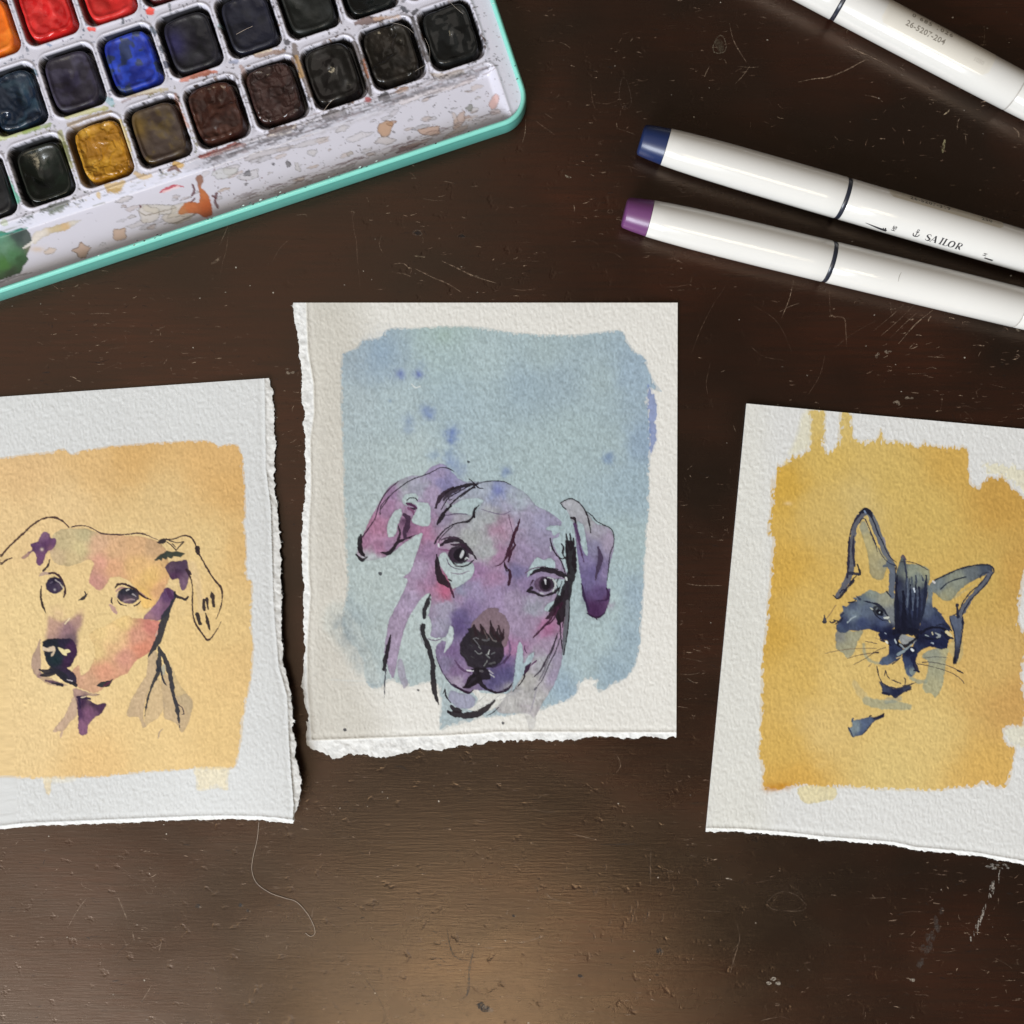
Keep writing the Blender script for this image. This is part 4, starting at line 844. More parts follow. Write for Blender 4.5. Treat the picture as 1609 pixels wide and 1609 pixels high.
c.wash(c.ell(345,562,56,54,.1), samples=[(320,560,(58,48,66)),(370,580,(74,60,76)),(345,600,(64,52,72)),(345,540,(46,38,54))], edge=.3, rough=.5, e=3); c.ink([(352,530),(380,548)], [10,8], (156,146,152), .9); c.blot(346,590,7,(176,166,170),.9,rag=.1); c.ink([(318,548),(330,540)], 6, (96,86,104), .7); c.ink([(385,555),(396,575)], 5, (190,178,160), .8)
c.wash(c.ell(810,628,70,50,.12), samples=[(780,640,(66,54,64)),(830,600,(42,40,48)),(850,640,(78,66,74)),(780,600,(48,46,54)),(810,670,(110,84,96))], edge=.32, rough=.5, e=3); c.ink([(800,594),(812,588)], 7, (190,182,176), .9); c.ink([(838,618),(858,630)], [10,5], (150,142,148), .85); c.ink([(780,662),(820,650),(850,652)], [6,8,5], (158,132,136), .7); c.ink([(745,610),(735,640)], [6,4], (196,170,150), .7)
c.wash([(330,1140),(350,1130),(365,1150),(395,1168),(372,1172),(340,1160)], color=(236,208,150), alpha=.9, edge=0, rough=.4); c.ink([(425,1158),(455,1166)], [4,6], (200,186,190), .8)
c.ink([(985,880),(996,850)], [8,5], (196,180,160), .6)
left.build()

# ======================= right sheet: the dark cat on ochre
rB_out = interp([(1100,1306),(1109,1306),(1160,1307),(1236,1312.6),(1290,1319),(1340,1323),(1404,1328),(1440,1336),(1473,1339),(1530,1344),(1609,1358),(1800,1385)])
rBo = lambda x: rB_out(x) + deckle(x, 1.7, 6)
right = Sheet('watercolour_painting', 'sheet at the right edge with a dark blue cat face on an ochre wash',
              lambda y: 1173 - (y - 634) * (64 / 672.), lambda y: 1745 - (y - 634) * (64 / 672.), lambda x: 634 + (x - 1173) * (40 / 436.), rBo,
              ticks(1140, 1720, ST, 0, 1655), ticks(640, 1340, ST), (1140, 1720), (640, 1340),
              lambda x, y: 0.0010 * sstep(1250, 1650, x) * sstep(860, 1330, y) + 0.0008 * sstep(1350, 1150, x) * sstep(860, 640, y), 3, [('B', lambda x: rB_out(x) - 4.5, rBo)], tint=(.965, .975, .99))
c = right.cv; c.zoom(0, 0, 1)
c.fix = lambda q: obs(q, kd=.04, kp=.12) * np.array([1.02, 1.035, .92])
c.wash([(1109,640),(1200,640),(1205,1320),(1100,1320)], color=(214,205,199), alpha=.5, soft=30, edge=0, gran=.04)
ro = [(1212,760),(1216,742),(1223,730),(1232,722),(1241,717),(1255,711),(1266,705),(1271,680),(1271,660),(1270,644),(1285,643),(1298,644),(1298,677),(1301,703),(1310,706),(1317,680),(1320,646),(1337,647),(1340,668),(1342,686),(1362,690),(1378,687),(1385,671),(1391,688),(1410,690),(1424,694),(1446,697),(1452,690),(1458,697),(1478,697),(1500,699),(1518,701),(1524,714),(1527,740),(1530,757),(1536,760),(1544,754),(1552,743),(1566,746),(1578,748),(1586,758),(1600,772),(1622,790),(1630,830),(1618,870),(1612,900),(1606,930),(1603,965),(1604,985),(1618,1000),(1612,1040),(1606,1060),(1614,1100),(1612,1130),(1606,1146),(1590,1143),(1580,1148),(1578,1158),(1584,1168),(1597,1174),(1592,1200),(1588,1224),(1578,1238),(1562,1238),(1545,1232),(1530,1238),(1500,1240),(1470,1243),(1410,1243),(1350,1240),(1330,1238),(1310,1240),(1285,1238),(1258,1235),(1245,1239),(1222,1242),(1197,1241),(1197,1215),(1195,1200),(1190,1185),(1193,1160),(1194,1100),(1196,1050),(1200,1000),(1205,950),(1209,910),(1210,880),(1214,850),(1205,836),(1210,800)]
c.wash(ro, samples=[(1230,760,(202,150,50)),(1230,900,(202,150,56)),(1212,1000,(200,148,54)),(1300,720,(206,164,80)),(1300,660,(206,172,100)),(1400,760,(204,164,84)),(1500,720,(202,152,66)),(1580,780,(192,138,56)),(1300,800,(204,164,88)),(1350,790,(200,166,100)),(1550,900,(200,158,78)),(1450,820,(202,162,82)),(1450,1150,(214,176,106)),(1300,1150,(212,172,102)),(1595,1100,(198,144,74)),(1240,1228,(206,150,60)),(1225,1180,(206,158,72)),(1400,1210,(214,178,108)),(1560,1220,(210,158,76)),(1330,1050,(212,172,98)),(1595,900,(192,140,62)),(1250,1050,(206,160,76)),(1560,1050,(206,160,88)),(1270,950,(206,162,80))],
       edge=.10, ew=1.6, rough=1.6, gran=.08, sub=3, wob=8, vary=.03, e=24, dry=.7, drym=6, streak=lambda x, y: 8 * sstep(800, 740, y) * sstep(684, 700, y))
c.wash([(1257,1236),(1312,1238),(1310,1256),(1296,1258),(1272,1263),(1259,1258)], color=(220,196,140), alpha=.75, edge=.15, rough=1.5, gran=.15)
c.wash([(1545,725),(1609,730),(1640,740),(1640,800),(1590,765),(1565,748),(1548,745)], color=(224,206,160), alpha=.5, edge=0, soft=5, dry=.9, drym=10)
c.wash([(1262,650),(1272,650),(1272,700),(1240,715),(1250,690)], color=(220,204,165), alpha=.5, edge=0, soft=5)
c.blot(1215,1238,14,(186,112,16),.8,ry=6); c.blot(1232,1234,10,(190,118,20),.7,ry=5); c.blot(1238,791,6,(216,176,120),.8,ry=3); c.blot(1235,727,4,(222,190,130),.8,ry=3)
c.wash([(1575,1150),(1585,1142),(1612,1140),(1620,1172),(1590,1172)], color=(220,208,188), alpha=.7, soft=3, edge=0, dry=.7)
c.zoom(1280, 780, 4.021); c.fix = lambda q: obs(q, kd=.20, kp=.12)
NV = (34,36,54)
gg = (140,140,108)
# pale washes first
c.wash([(285,180),(320,158),(345,220),(378,290),(430,355),(478,418),(452,462),(432,522),(392,526),(350,492),(345,430),(332,350),(304,262)], samples=[(310,180,(150,146,112)),(340,300,(176,158,96)),(400,380,(160,146,96)),(440,420,(140,134,100)),(390,500,(156,142,94))], edge=.3, rough=.6, e=4, alpha=.9)
c.wash([(140,850),(200,845),(250,852),(305,850),(290,890),(268,930),(250,985),(225,1018),(200,1018),(176,985),(136,960)], samples=[(160,880,(96,108,116)),(250,880,(140,142,112)),(200,960,(134,136,108)),(230,1000,(148,144,106))], edge=.15, alpha=.85)
c.wash([(700,985),(770,958),(845,960),(828,1040),(818,1150),(795,1230),(762,1272),(738,1240),(702,1242),(682,1200),(705,1140),(722,1050),(680,1015)], samples=[(760,1000,(128,136,118)),(780,1100,(148,148,110)),(740,1200,(158,152,106)),(830,980,(168,158,104))], edge=.16, alpha=.9)
c.wash([(840,960),(880,900),(930,900),(938,1000),(900,1050),(860,1000)], color=(178,162,100), alpha=.5, edge=.08)
for p, w, q, al in [([(610,1150),(650,1168),(700,1168)],[20,24,20],(138,142,112),.75),([(310,935),(315,985),(335,1025),(375,1048),(405,1052)],[18,22,18,16,12],(140,144,112),.7),([(330,1290),(400,1312),(500,1318),(595,1330)],[50,56,56,36],(138,146,116),.7),([(460,1290),(540,1280)],[40,30],(120,130,118),.5),([(250,1180),(290,1240),(330,1285)],[30,50,50],(178,160,106),.45),([(880,640),(940,600),(1010,560)],[20,10,4],(150,146,108),.4)]: c.ink(p, w, q, al, soft=1.4)
c.wash([(245,640),(300,622),(345,590),(380,600),(420,612),(470,600),(505,640),(515,760),(505,830),(440,862),(380,852),(330,840),(280,850),(230,845),(190,862),(142,852),(136,820),(165,780),(160,745),(182,722),(175,690),(205,695),(230,670),(262,655)],
   samples=[(350,610,(126,132,114)),(450,650,(146,142,112)),(300,660,(96,108,116)),(240,700,(74,84,106)),(190,800,(54,62,92)),(300,790,(58,68,104)),(400,840,(38,44,78)),(470,850,(30,34,64)),(330,710,(84,96,116)),(490,760,(110,112,112)),(430,790,(62,72,104)),(250,740,(104,118,130)),(160,840,(66,78,104))], edge=.2, rough=1.0, e=4, fvary=.12, wob=4)
c.wash([(505,600),(512,500),(530,430),(552,380),(572,395),(582,425),(640,430),(700,445),(728,475),(720,560),(702,700),(665,810),(650,868),(600,872),(530,868),(505,800)],
   samples=[(620,470,(132,136,110)),(700,480,(150,146,104)),(660,520,(116,124,112)),(556,430,(86,92,92)),(530,560,(46,50,72)),(590,650,(56,64,88)),(680,650,(46,52,76)),(560,800,(28,28,46)),(620,820,(30,30,50)),(640,720,(44,50,78)),(520,700,(36,38,60)),(700,600,(40,46,70)),(620,600,(66,74,92))], edge=.2, rough=.8, e=4, fvary=.12, wob=4)
c.wash([(725,560),(770,520),(830,494),(920,458),(1010,438),(1100,436),(1125,462),(1090,490),(1045,515),(1000,535),(930,580),(880,640),(845,662),(800,650),(770,615),(745,605)], samples=[(780,560,(104,112,112)),(840,620,(140,138,104)),(1000,480,(96,102,104)),(900,540,(128,130,108)),(1080,460,(70,78,92)),(830,640,(150,142,98))], edge=.28, rough=.6, e=4, fvary=.12, wob=4)
c.wash([(715,560),(745,600),(742,680),(772,720),(800,745),(835,800),(860,830),(840,880),(848,905),(835,955),(790,965),(740,950),(700,960),(660,985),(640,1010),(620,960),(640,900),(655,850),(690,720),(712,640)],
   samples=[(730,620,(104,114,116)),(720,720,(74,84,106)),(780,780,(56,64,94)),(830,830,(40,46,76)),(700,830,(44,48,76)),(820,930,(34,38,72)),(750,930,(30,34,66)),(680,900,(28,30,54)),(650,960,(40,48,78))], edge=.15, rough=.9, e=4, fvary=.12, wob=4)
c.wash([(400,870),(440,850),(520,840),(545,880),(530,920),(560,965),(545,1010),(500,1048),(450,1068),(405,1060),(430,1020),(462,1000),(468,950),(462,915),(430,905)], samples=[(430,870,(32,36,66)),(500,880,(28,30,54)),(500,960,(42,50,80)),(440,1040,(74,88,112)),(530,930,(40,46,70))], edge=.15, rough=.9, e=3, fvary=.12, wob=4)
c.wash([(560,970),(600,950),(640,955),(645,1010),(632,1060),(640,1100),(620,1138),(585,1130),(565,1070),(552,1010)], samples=[(600,980,(30,34,60)),(590,1060,(52,64,98)),(600,1120,(110,122,118)),(630,1020,(36,42,74))], edge=.2, rough=.7, e=3, fvary=.12, wob=4)
c.wash([(535,885),(560,872),(600,888),(642,896),(634,925),(592,942),(545,925)], color=(134,136,134), alpha=.97, edge=.05, rough=.5)
c.wash([(850,762),(875,750),(935,768),(938,800),(930,880),(915,970),(896,1052),(874,1052),(886,965),(880,870),(862,820)], samples=[(900,800,(84,92,112)),(900,880,(78,86,106)),(890,1020,(50,50,66))], edge=.3, rough=.4, e=4)
c.wash([(408,1168),(450,1198),(520,1214),(590,1196),(612,1200),(600,1222),(550,1246),(510,1276),(478,1254),(430,1248),(424,1215)], samples=[(450,1220,(60,66,90)),(520,1230,(36,40,68)),(590,1210,(56,60,80))], edge=.2, rough=.6, e=3)
c.wash([(234,1402),(252,1412),(300,1404),(345,1394),(380,1392),(432,1376),(436,1396),(380,1420),(336,1465),(305,1505),(262,1516),(238,1520),(218,1484),(212,1464),(236,1450)], samples=[(260,1450,(112,126,130)),(330,1420,(76,90,118)),(300,1490,(70,84,112)),(420,1390,(40,40,66))], edge=.3, rough=.5, e=3)
for pts, w, col in [
 ([(138,632),(180,575),(212,520),(228,440),(236,330),(244,230),(270,150),(320,96)], [26,34,40,44,38,32,36,50], (84,86,98)),
 ([(340,95),(380,180),(415,270),(450,355),(495,420)], [36,44,40,40,20], (92,96,104)), ([(470,420),(490,470),(488,540),(488,630)], [36,36,38,30], (84,94,110)), ([(440,440),(500,432)], [14,22], (84,92,100)),
 ([(118,626),(150,644),(200,588),(246,530)], [8,10,16,14], NV), ([(205,510),(213,420),(216,320),(226,230),(250,160),(288,108)], [12,16,14,9,10,12], (44,40,60)), ([(246,250),(244,340),(252,440)], [8,16,12], (50,48,66)),
 ([(285,104),(315,88),(340,96),(356,122)], [16,34,34,20], (32,32,46)), ([(285,165),(300,142),(320,145),(336,180),(360,240),(384,300),(396,350)], [5,7,8,7,7,8,3], (46,48,66)), ([(350,110),(378,170),(400,230),(430,290),(455,350),(490,396),(516,414)], [8,8,7,6,7,5,3], (38,40,58)), ([(405,330),(430,380),(470,420),(512,438),(516,460)], [3,4,5,8,5], (54,58,76)), ([(270,430),(284,468),(282,492),(250,496)], [6,12,14,5], (32,34,48)), ([(215,485),(270,490)], [16,20], (46,48,64)), ([(265,500),(230,540),(190,598)], [6,8,4], NV), ([(200,600),(180,590),(160,610)], 5, NV),
 ([(435,262),(446,300)], [8,6], (130,120,130)), ([(455,600),(480,632)], [5,8], NV), ([(510,450),(512,540)], [5,6], NV),
 ([(548,412),(600,414),(650,428),(690,450),(718,466)], [4,4,5,4,3], (60,52,56)), ([(548,384),(560,374),(576,400)], [6,12,10], (84,68,80)), ([(566,400),(578,480),(582,560),(574,640)], [8,10,14,10], (50,54,74)),
 ([(522,500),(516,600),(524,720),(520,850)], [10,16,22,26], (30,30,46)), ([(560,600),(566,700),(560,850)], [12,20,40], (26,26,42)), ([(604,560),(606,660),(600,760),(610,860)], [6,12,18,40], (30,32,50)), ([(640,540),(638,640),(632,800)], [5,10,24], (32,34,54)), ([(660,575),(664,700),(650,830)], [8,12,26], (34,36,56)), ([(706,500),(700,600),(690,700),(668,790)], [10,16,16,12], (36,40,60)), ([(640,500),(644,545)], [8,10], (60,66,80)), ([(676,500),(686,530)], [6,9], (60,66,80)), ([(612,510),(616,560)], [8,8], (70,78,86)), ([(600,520),(592,570)], [6,6], (64,70,84)), ([(500,860),(560,850),(650,850)], [24,36,24], (26,26,42)), ([(586,520),(588,620),(584,700)], [5,8,6], (84,94,112)), ([(622,640),(620,720)], [5,4], (84,94,112)), ([(652,640),(650,700)], [4,4], (78,88,108)),
 ([(760,528),(830,496),(910,460),(1000,437),(1080,432),(1122,446),(1132,475)], [6,8,8,9,9,10,9], (38,44,60)), ([(1112,484),(1062,560),(1004,622),(955,690),(918,750)], [34,34,32,36,34], (84,88,102)), ([(1130,478),(1094,540),(1040,600),(990,650),(950,710),(935,750)], [6,7,6,6,7,6], (38,42,60)), ([(1088,500),(1040,560),(990,600),(940,665),(910,730),(880,750)], [4,6,6,6,8,6], (40,44,62)), ([(1045,515),(1060,488),(1100,480)], [4,5,4], (50,54,70)), ([(1100,450),(1120,470)], [18,14], (64,70,84)),
 ([(797,586),(840,548),(900,522),(958,508)], [5,8,7,4], (34,42,60)), ([(900,690),(906,760)], [20,16], (34,38,58)),
 ([(852,764),(862,800),(882,860),(888,960),(876,1050)], [6,6,6,6,8], (40,44,62)), ([(936,760),(936,820),(918,960),(900,1040)], [8,7,6,5], (40,44,62)), ([(884,1020),(882,1048)], [16,18], (30,32,46)), ([(935,785),(938,800)],12,NV),
 ([(312,660),(350,670),(390,680),(430,710),(466,762)], [5,12,12,14,6], NV), ([(364,714),(392,756),(430,782),(468,786)], [4,9,7,5], NV),
 ([(262,628),(286,650)], [6,14], (56,62,84)), ([(215,672),(250,664),(262,650)], [6,12,6], NV), ([(180,700),(200,704)], [10,6], (70,80,100)), ([(96,790),(110,798),(130,788)], [5,8,8], NV), ([(128,808),(160,788),(176,770)], [6,16,10], (40,42,62)), ([(120,780),(150,790)], 6, NV), ([(166,750),(182,736)], [12,10], (48,54,76)), ([(204,800),(236,770),(262,758)], [4,6,4], (150,162,166)),
 ([(60,750),(64,790)], [6,24], (62,62,70)), ([(52,792),(66,798)], 8, (50,50,58)), ([(134,686),(100,740),(76,770)], [3,3,2], (140,100,60)),
 ([(410,850),(430,875),(420,900),(440,916)], [12,16,14,8], (30,34,60)), ([(480,940),(466,930)], 10, (30,34,60)), ([(512,905),(534,935),(566,948),(610,925),(648,890)], [8,20,24,18,20], (24,24,38)), ([(545,870),(520,900)], 12, (28,28,44)), ([(640,880),(660,860),(700,850)], [24,20,10], (26,26,44)),
 ([(548,1010),(524,1036),(490,1060)], [4,8,5], (30,34,56)), ([(618,1020),(636,1080),(654,1108)], [26,26,12], (30,34,64)), ([(628,1100),(660,1108)], [10,8], (30,34,56)), ([(600,1070),(590,1110),(610,1132)], [14,20,10], (70,84,112)),
 ([(672,868),(710,838),(770,828),(820,840),(846,872)], [5,14,14,14,10], (26,26,40)), ([(800,858),(840,890),(876,898)], [10,18,4], (30,32,56)), ([(770,815),(810,808),(850,830),(866,850)], [5,7,7,5], NV), ([(676,888),(720,900),(780,898)], [6,10,8], (24,26,44)),
 ([(756,706),(770,720)], [12,14], (54,62,84)), ([(765,740),(780,752)], [10,10], (54,62,84)), ([(790,760),(812,775)], [14,10], (50,58,84)), ([(825,880),(845,900)], 14, (30,32,56)), ([(800,930),(830,950)], [30,20], (30,34,66)),
 ([(66,992),(140,976),(250,962),(390,960)], [2,2.5,2.5,3], (120,90,60)), ([(205,1025),(290,1000),(370,990),(402,984)], [2,2.5,4,6], (92,70,60)), ([(248,1062),(330,1018),(400,972),(448,956)], [2,3,3,3], (92,70,56)), ([(318,915),(355,922),(392,930)], [2,4,4], (84,66,60)), ([(370,985),(402,988)], [3,7], (60,44,44)), ([(340,1075),(360,1056)], 3, (130,100,70)), ([(380,895),(420,906)], 2, (150,116,70)),
 ([(650,1058),(720,1070),(800,1092),(870,1118),(930,1160),(944,1180)], [4,3,2.5,3,3,5], (72,60,60)), ([(680,1048),(740,1048),(830,1066),(900,1096),(938,1116)], [6,4,3,5,6], (70,60,62)), ([(690,1022),(760,1014),(840,1018)], [3,3,2], (92,88,80)), ([(900,1100),(938,1117)], [5,6], (44,40,50)),
 ([(394,1074),(400,1110),(407,1136)], [6,7,6], (48,44,56)), ([(410,1144),(430,1180),(470,1204),(520,1214)], [5,9,9,8], (48,50,68)), ([(520,1214),(580,1200),(622,1180)], [9,9,4], (48,50,68)), ([(440,1136),(448,1100),(456,1128),(474,1152)], [3,6,5,4], (64,54,56)), ([(488,1160),(520,1172),(545,1182)], [4,8,6], (64,54,56)), ([(500,1158),(512,1172)], 4, (64,54,56)), ([(566,1146),(574,1160),(570,1198)], [4,5,5], (70,60,60)), ([(556,1196),(600,1190),(640,1176)], [4,5,3], (60,54,60)), ([(580,1226),(606,1218)], 8, (44,42,60)), ([(430,1240),(470,1252)], [14,18], (32,34,56)), ([(500,1272),(524,1256)], [3,6], (50,50,66)),
 ([(345,1392),(356,1386)], [8,12], (34,34,54)), ([(376,1404),(410,1392),(432,1384)], [8,10,10], (34,34,54)), ([(424,1382),(438,1374)], [6,9], (40,34,50)), ([(300,1506),(340,1462),(360,1436)], [5,8,4], (40,46,70)), ([(244,1402),(238,1420)], 8, (60,70,90)), ([(214,1462),(228,1486),(240,1518)], [7,6,5], (48,54,76)),
]: c.ink(pts, w, col)
c.wash(c.ell(400,722,36,28,.5), color=(46,48,56), alpha=.95, edge=.25, rough=.4); c.wash(c.ell(412,736,26,18,.6), color=(22,22,32), alpha=.95, edge=0, rough=.2)
for p, w, q, al in [([(352,704),(366,714)],[5,9],(186,184,160),.9),([(440,768),(462,766)],[9,13],(206,206,186),.95),([(470,785),(476,796)],6,(206,196,140),.8),([(388,714),(396,706)],5,(120,126,130),.8),([(408,736),(412,732)],6,(170,180,186),.9),([(628,582),(634,604)],[8,7],(206,214,222),.9),([(540,935),(560,955),(568,962)],[8,7,4],(146,156,160),.85),([(526,1000),(560,978),(590,955),(612,936)],[14,13,9,5],(132,148,150),.85),([(612,966),(620,972)],[14,12],(226,228,224),.95),([(508,905),(516,925)],[7,6],(180,190,196),.9),([(452,918),(460,928)],[10,8],(226,220,196),.95),([(445,862),(452,868)],5,(150,160,176),.8),([(745,535),(758,545)],[8,8],(214,204,196),.9),([(835,855),(850,870),(862,880)],[14,16,8],(222,196,130),.95),([(764,864),(790,880),(772,892)],[8,12,8],(146,150,146),.9),([(742,860),(746,872)],7,(198,184,140),.9),([(700,876),(720,884)],[6,4],(150,160,160),.8),([(740,926),(750,930)],7,(170,178,190),.8),([(316,92),(322,104)],7,(120,140,176),.8),([(208,588),(222,570)],4,(180,150,84),.8),([(520,1022),(546,1012)],5,(214,176,110),.9)]: c.ink(p, w, q, al)
right.build()
# ---------------------------------------------------------------- the paint tin
AL = math.radians(18.4)
UX, UY = math.cos(AL), -math.sin(AL)
VX, VY = math.sin(AL), math.cos(AL)
OX, OY = 66.0, 268.0
ZL = 0.0070
K7 = S * (H - ZL) / H
def PW(u, v, z):
    x = OX + u * UX + v * VX; y = OY + u * UY + v * VY
    return ((x - CX) * K7, -(y - CX) * K7, z)
def PWa(u, v, z):
    x = OX + u * UX + v * VX; y = OY + u * UY + v * VY
    q = (H - ZL) / (H - z)
    return np.stack([(x - CX) * K7, -(y - CX) * K7, z], -1), CX + (x - CX) * q, CX + (y - CX) * q

tin = empty('paint_tin', PW(300, 0, 0), 'turquoise-rimmed watercolour paint tin with stained white tray and used paint pans', 'paint box')
def child(name, me, mat, root, **kw):
    o = obj(name, me, mat, root, **kw); o.location = [-q for q in root.location]; return o

PU, PV = 96.8, 119.5
pans = []      # (row, column)
for j in range(0, 4):
    for k in range(-2, 8):
        pans.append((j, k, k * PU - 5.6 * j, -j * PV))
def rr_sdf(u, v, hx, hy, r):
    qx = np.abs(u) - hx + r; qy = np.abs(v) - hy + r
    return np.hypot(np.maximum(qx, 0), np.maximum(qy, 0)) + np.minimum(np.maximum(qx, qy), 0) - r

U0, U1, V0, V1 = -250, 753, -450, 156
us = ticks(U0, U1, 1.6, -130, 1e9, 6); vs = ticks(V0, V1, 1.6, -275, 1e9, 6)
Ug, Vg = np.meshgrid(us, vs)
z = np.full(Ug.shape, ZL)
wd = np.full(Ug.shape, 1e9)
for j, k, pu, pv in pans:
    m = (abs(Ug - pu) < 60) & (abs(Vg - pv) < 66)
    wd[m] = np.minimum(wd[m], rr_sdf(Ug[m] - pu, Vg[m] - pv, 43.5, 50.5, 16))
z += 0.00035 * np.exp(-((wd - 2.5) / 2.2) ** 2)
z -= 0.0050 * sstep(0.5, -4.5, wd)
# the mixing trough along the near side
td = rr_sdf(Ug - (U0 + 20 + 727) / 2, Vg - (60 + 190) / 2, (727 - U0 - 20) / 2, 65, 14)
z -= 0.0034 * sstep(0, -15, td)
z += 0.00025 * np.exp(-(td / 2.5) ** 2)
ed = np.minimum(np.minimum(U1 - Ug, V1 - Vg), 1e9)
z = np.maximum(z, 0.0012) + 0.00004 * (fbm(Ug / 30, Vg / 30, 2) - .5)
# cut the corners of the sheet to the round rim
rim_d = rr_sdf(Ug - (U0 + U1) / 2, Vg - (V0 + V1) / 2, (U1 - U0) / 2, (V1 - V0) / 2, 40)
cu_, cv_ = (U0 + U1) / 2, (V0 + V1) / 2
qx = np.abs(Ug - cu_) - ((U1 - U0) / 2 - 40); qy = np.abs(Vg - cv_) - ((V1 - V0) / 2 - 40)
m = (qx > 0) & (qy > 0) & (rim_d > 0); Lq = np.hypot(qx, qy) + 1e-9
Ug = np.where(m, cu_ + np.sign(Ug - cu_) * ((U1 - U0) / 2 - 40 + qx / Lq * 40), Ug)
Vg = np.where(m, cv_ + np.sign(Vg - cv_) * ((V1 - V0) / 2 - 40 + qy / Lq * 40), Vg)
TV, TX, TY = PWa(Ug, Vg, z)
TRAY_OBS = lin((198, 197, 212))
# stains are laid on by the enlargement's coordinates
tc_ = Canvas(TX, TY, base=TRAY_OBS, tooth=(vnoise(TX / 3, TY / 3, 4) - .5))
c = tc_
c.zoom(0, 0, 1)
def rrpts(pu, pv, hx, hy):
    out = []
    for a in np.linspace(0, 2 * math.pi, 20, endpoint=False):
        ca, sa = math.cos(a), math.sin(a)
        q = 1 / max((abs(ca) ** 5 + abs(sa) ** 5) ** (1 / 5), 1e-6)
        u = pu + hx * ca * q; v = pv + hy * sa * q
        out.append((OX + u * UX + v * VX, OY + u * UY + v * VY))
    return out
CAKES = {  # (row, col): (colours, kind, lift in mm, shift, well colour)
 (0,-1): ([(40,40,44),(30,32,36)], 'flat', 0, (0,0), (30,34,38), 'black'),
 (0,0): ([(26,34,28),(34,44,36),(18,24,20)], 'bowl', .2, (1,1), (24,34,26), 'dark green'),
 (0,1): ([(186,132,34),(198,148,50),(160,108,22)], 'cracked', .7, (3,-1), (128,104,70), 'yellow ochre'),
 (0,2): ([(92,76,62),(104,84,50),(78,62,54),(128,98,36)], 'flat', .3, (-1,-1), (64,50,38), 'olive brown'),
 (0,3): ([(72,40,32),(60,34,28),(84,50,40)], 'waves', .5, (-2,-3), (66,40,32), 'dark brown'),
 (0,4): ([(62,42,40),(54,36,34),(74,50,46)], 'cracked', .5, (-3,-3), (58,38,34), 'crusty red brown'),
 (0,5): ([(40,38,36),(48,46,44),(30,26,26)], 'mound', .5, (-3,-3), (38,34,32), 'charcoal brown'),
 (0,6): ([(42,38,32),(34,30,26),(54,48,42)], 'waves', .7, (-2,-3), (26,24,20), 'dark umber'),
 (0,7): ([(32,34,34),(24,26,26),(42,44,44)], 'mound', .6, (-1,-2), (20,20,20), 'black'),
 (1,0): ([(40,60,82),(52,76,94),(28,44,66)], 'waves', .2, (-1,-1), (24,38,52), 'indigo'),
 (1,1): ([(64,58,82),(76,70,94),(52,46,62)], 'flat', .5, (-2,-1), (36,36,56), 'dusky violet'),
 (1,2): ([(36,62,176),(40,70,190),(28,44,140),(44,56,80)], 'patchy', .4, (-1,-1), (26,40,90), 'ultramarine blue'),
 (1,3): ([(44,42,54),(38,38,46),(54,50,110)], 'flat', .3, (1,0), (34,34,44), 'blue black'),
 (1,4): ([(42,44,62),(36,38,52)], 'flat', .3, (0,0), (30,32,44), 'midnight blue'),
 (1,5): ([(40,44,42),(34,38,36)], 'flat', .3, (0,0), (34,36,34), 'greenish black'),
 (1,6): ([(40,46,46),(30,34,34)], 'bowl', .3, (0,0), (28,30,30), 'slate black'),
 (2,-1): ([(238,112,20),(244,130,34)], 'flat', .5, (-1,-2), (190,90,40), 'orange'),
 (2,0): ([(238,112,20),(244,130,34)], 'flat', .5, (-1,-2), (190,90,40), 'orange'),
 (2,1): ([(212,38,36),(220,52,50),(196,28,30)], 'mound', .8, (0,-1), (196,90,90), 'red'),
 (2,2): ([(216,46,44),(224,60,56)], 'flat', .6, (2,0), (160,80,80), 'scarlet'),
 (2,3): ([(110,36,40),(90,30,34)], 'flat', .4, (0,0), (90,50,50), 'crimson brown'),
}
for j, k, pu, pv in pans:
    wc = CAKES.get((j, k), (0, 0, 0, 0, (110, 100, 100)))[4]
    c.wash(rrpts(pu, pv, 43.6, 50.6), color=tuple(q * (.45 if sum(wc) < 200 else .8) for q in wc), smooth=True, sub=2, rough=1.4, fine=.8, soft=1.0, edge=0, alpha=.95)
rnd = random.Random(5)
def uvp(u, v): return (OX + u * UX + v * VX, OY + u * UY + v * VY)
DKS = [(52,44,42),(60,56,58),(78,60,52),(40,42,46)]
# specks
def specks(n, ur, vr, cols, smin=.7, smax=2.4, al=.8):
    for _ in range(n):
        u = rnd.uniform(*ur); v = rnd.uniform(*vr)
        s = rnd.uniform(smin, smax) ** 1.0 * (1.6 if rnd.random() < .08 else 1)
        x, y = uvp(u, v); a = rnd.uniform(0, 3.1)
        c.ink([(x, y), (x + s * math.cos(a), y + s * math.sin(a))], s, rnd.choice(cols), al * rnd.uniform(.5, 1), sub=1)
specks(240, (240, 745), (50, 66), DKS); specks(260, (260, 740), (66, 150), DKS + [(120,112,112)], .5, 1.8, .7)
specks(70, (-60, 60), (52, 68), [(44,52,44),(60,64,50)], .8, 2.8); specks(60, (20, 240), (52, 72), [(150,130,70),(90,90,80),(120,100,60)], .5, 1.8)
specks(50, (-120, 240), (76, 150), [(120,118,124)], .4, 1.2, .5); specks(60, (722, 750), (-250, 150), DKS + [(130,90,80)], .5, 1.6)
specks(40, (250, 330), (78, 130), [(52,30,36),(90,40,44)], .6, 1.8)
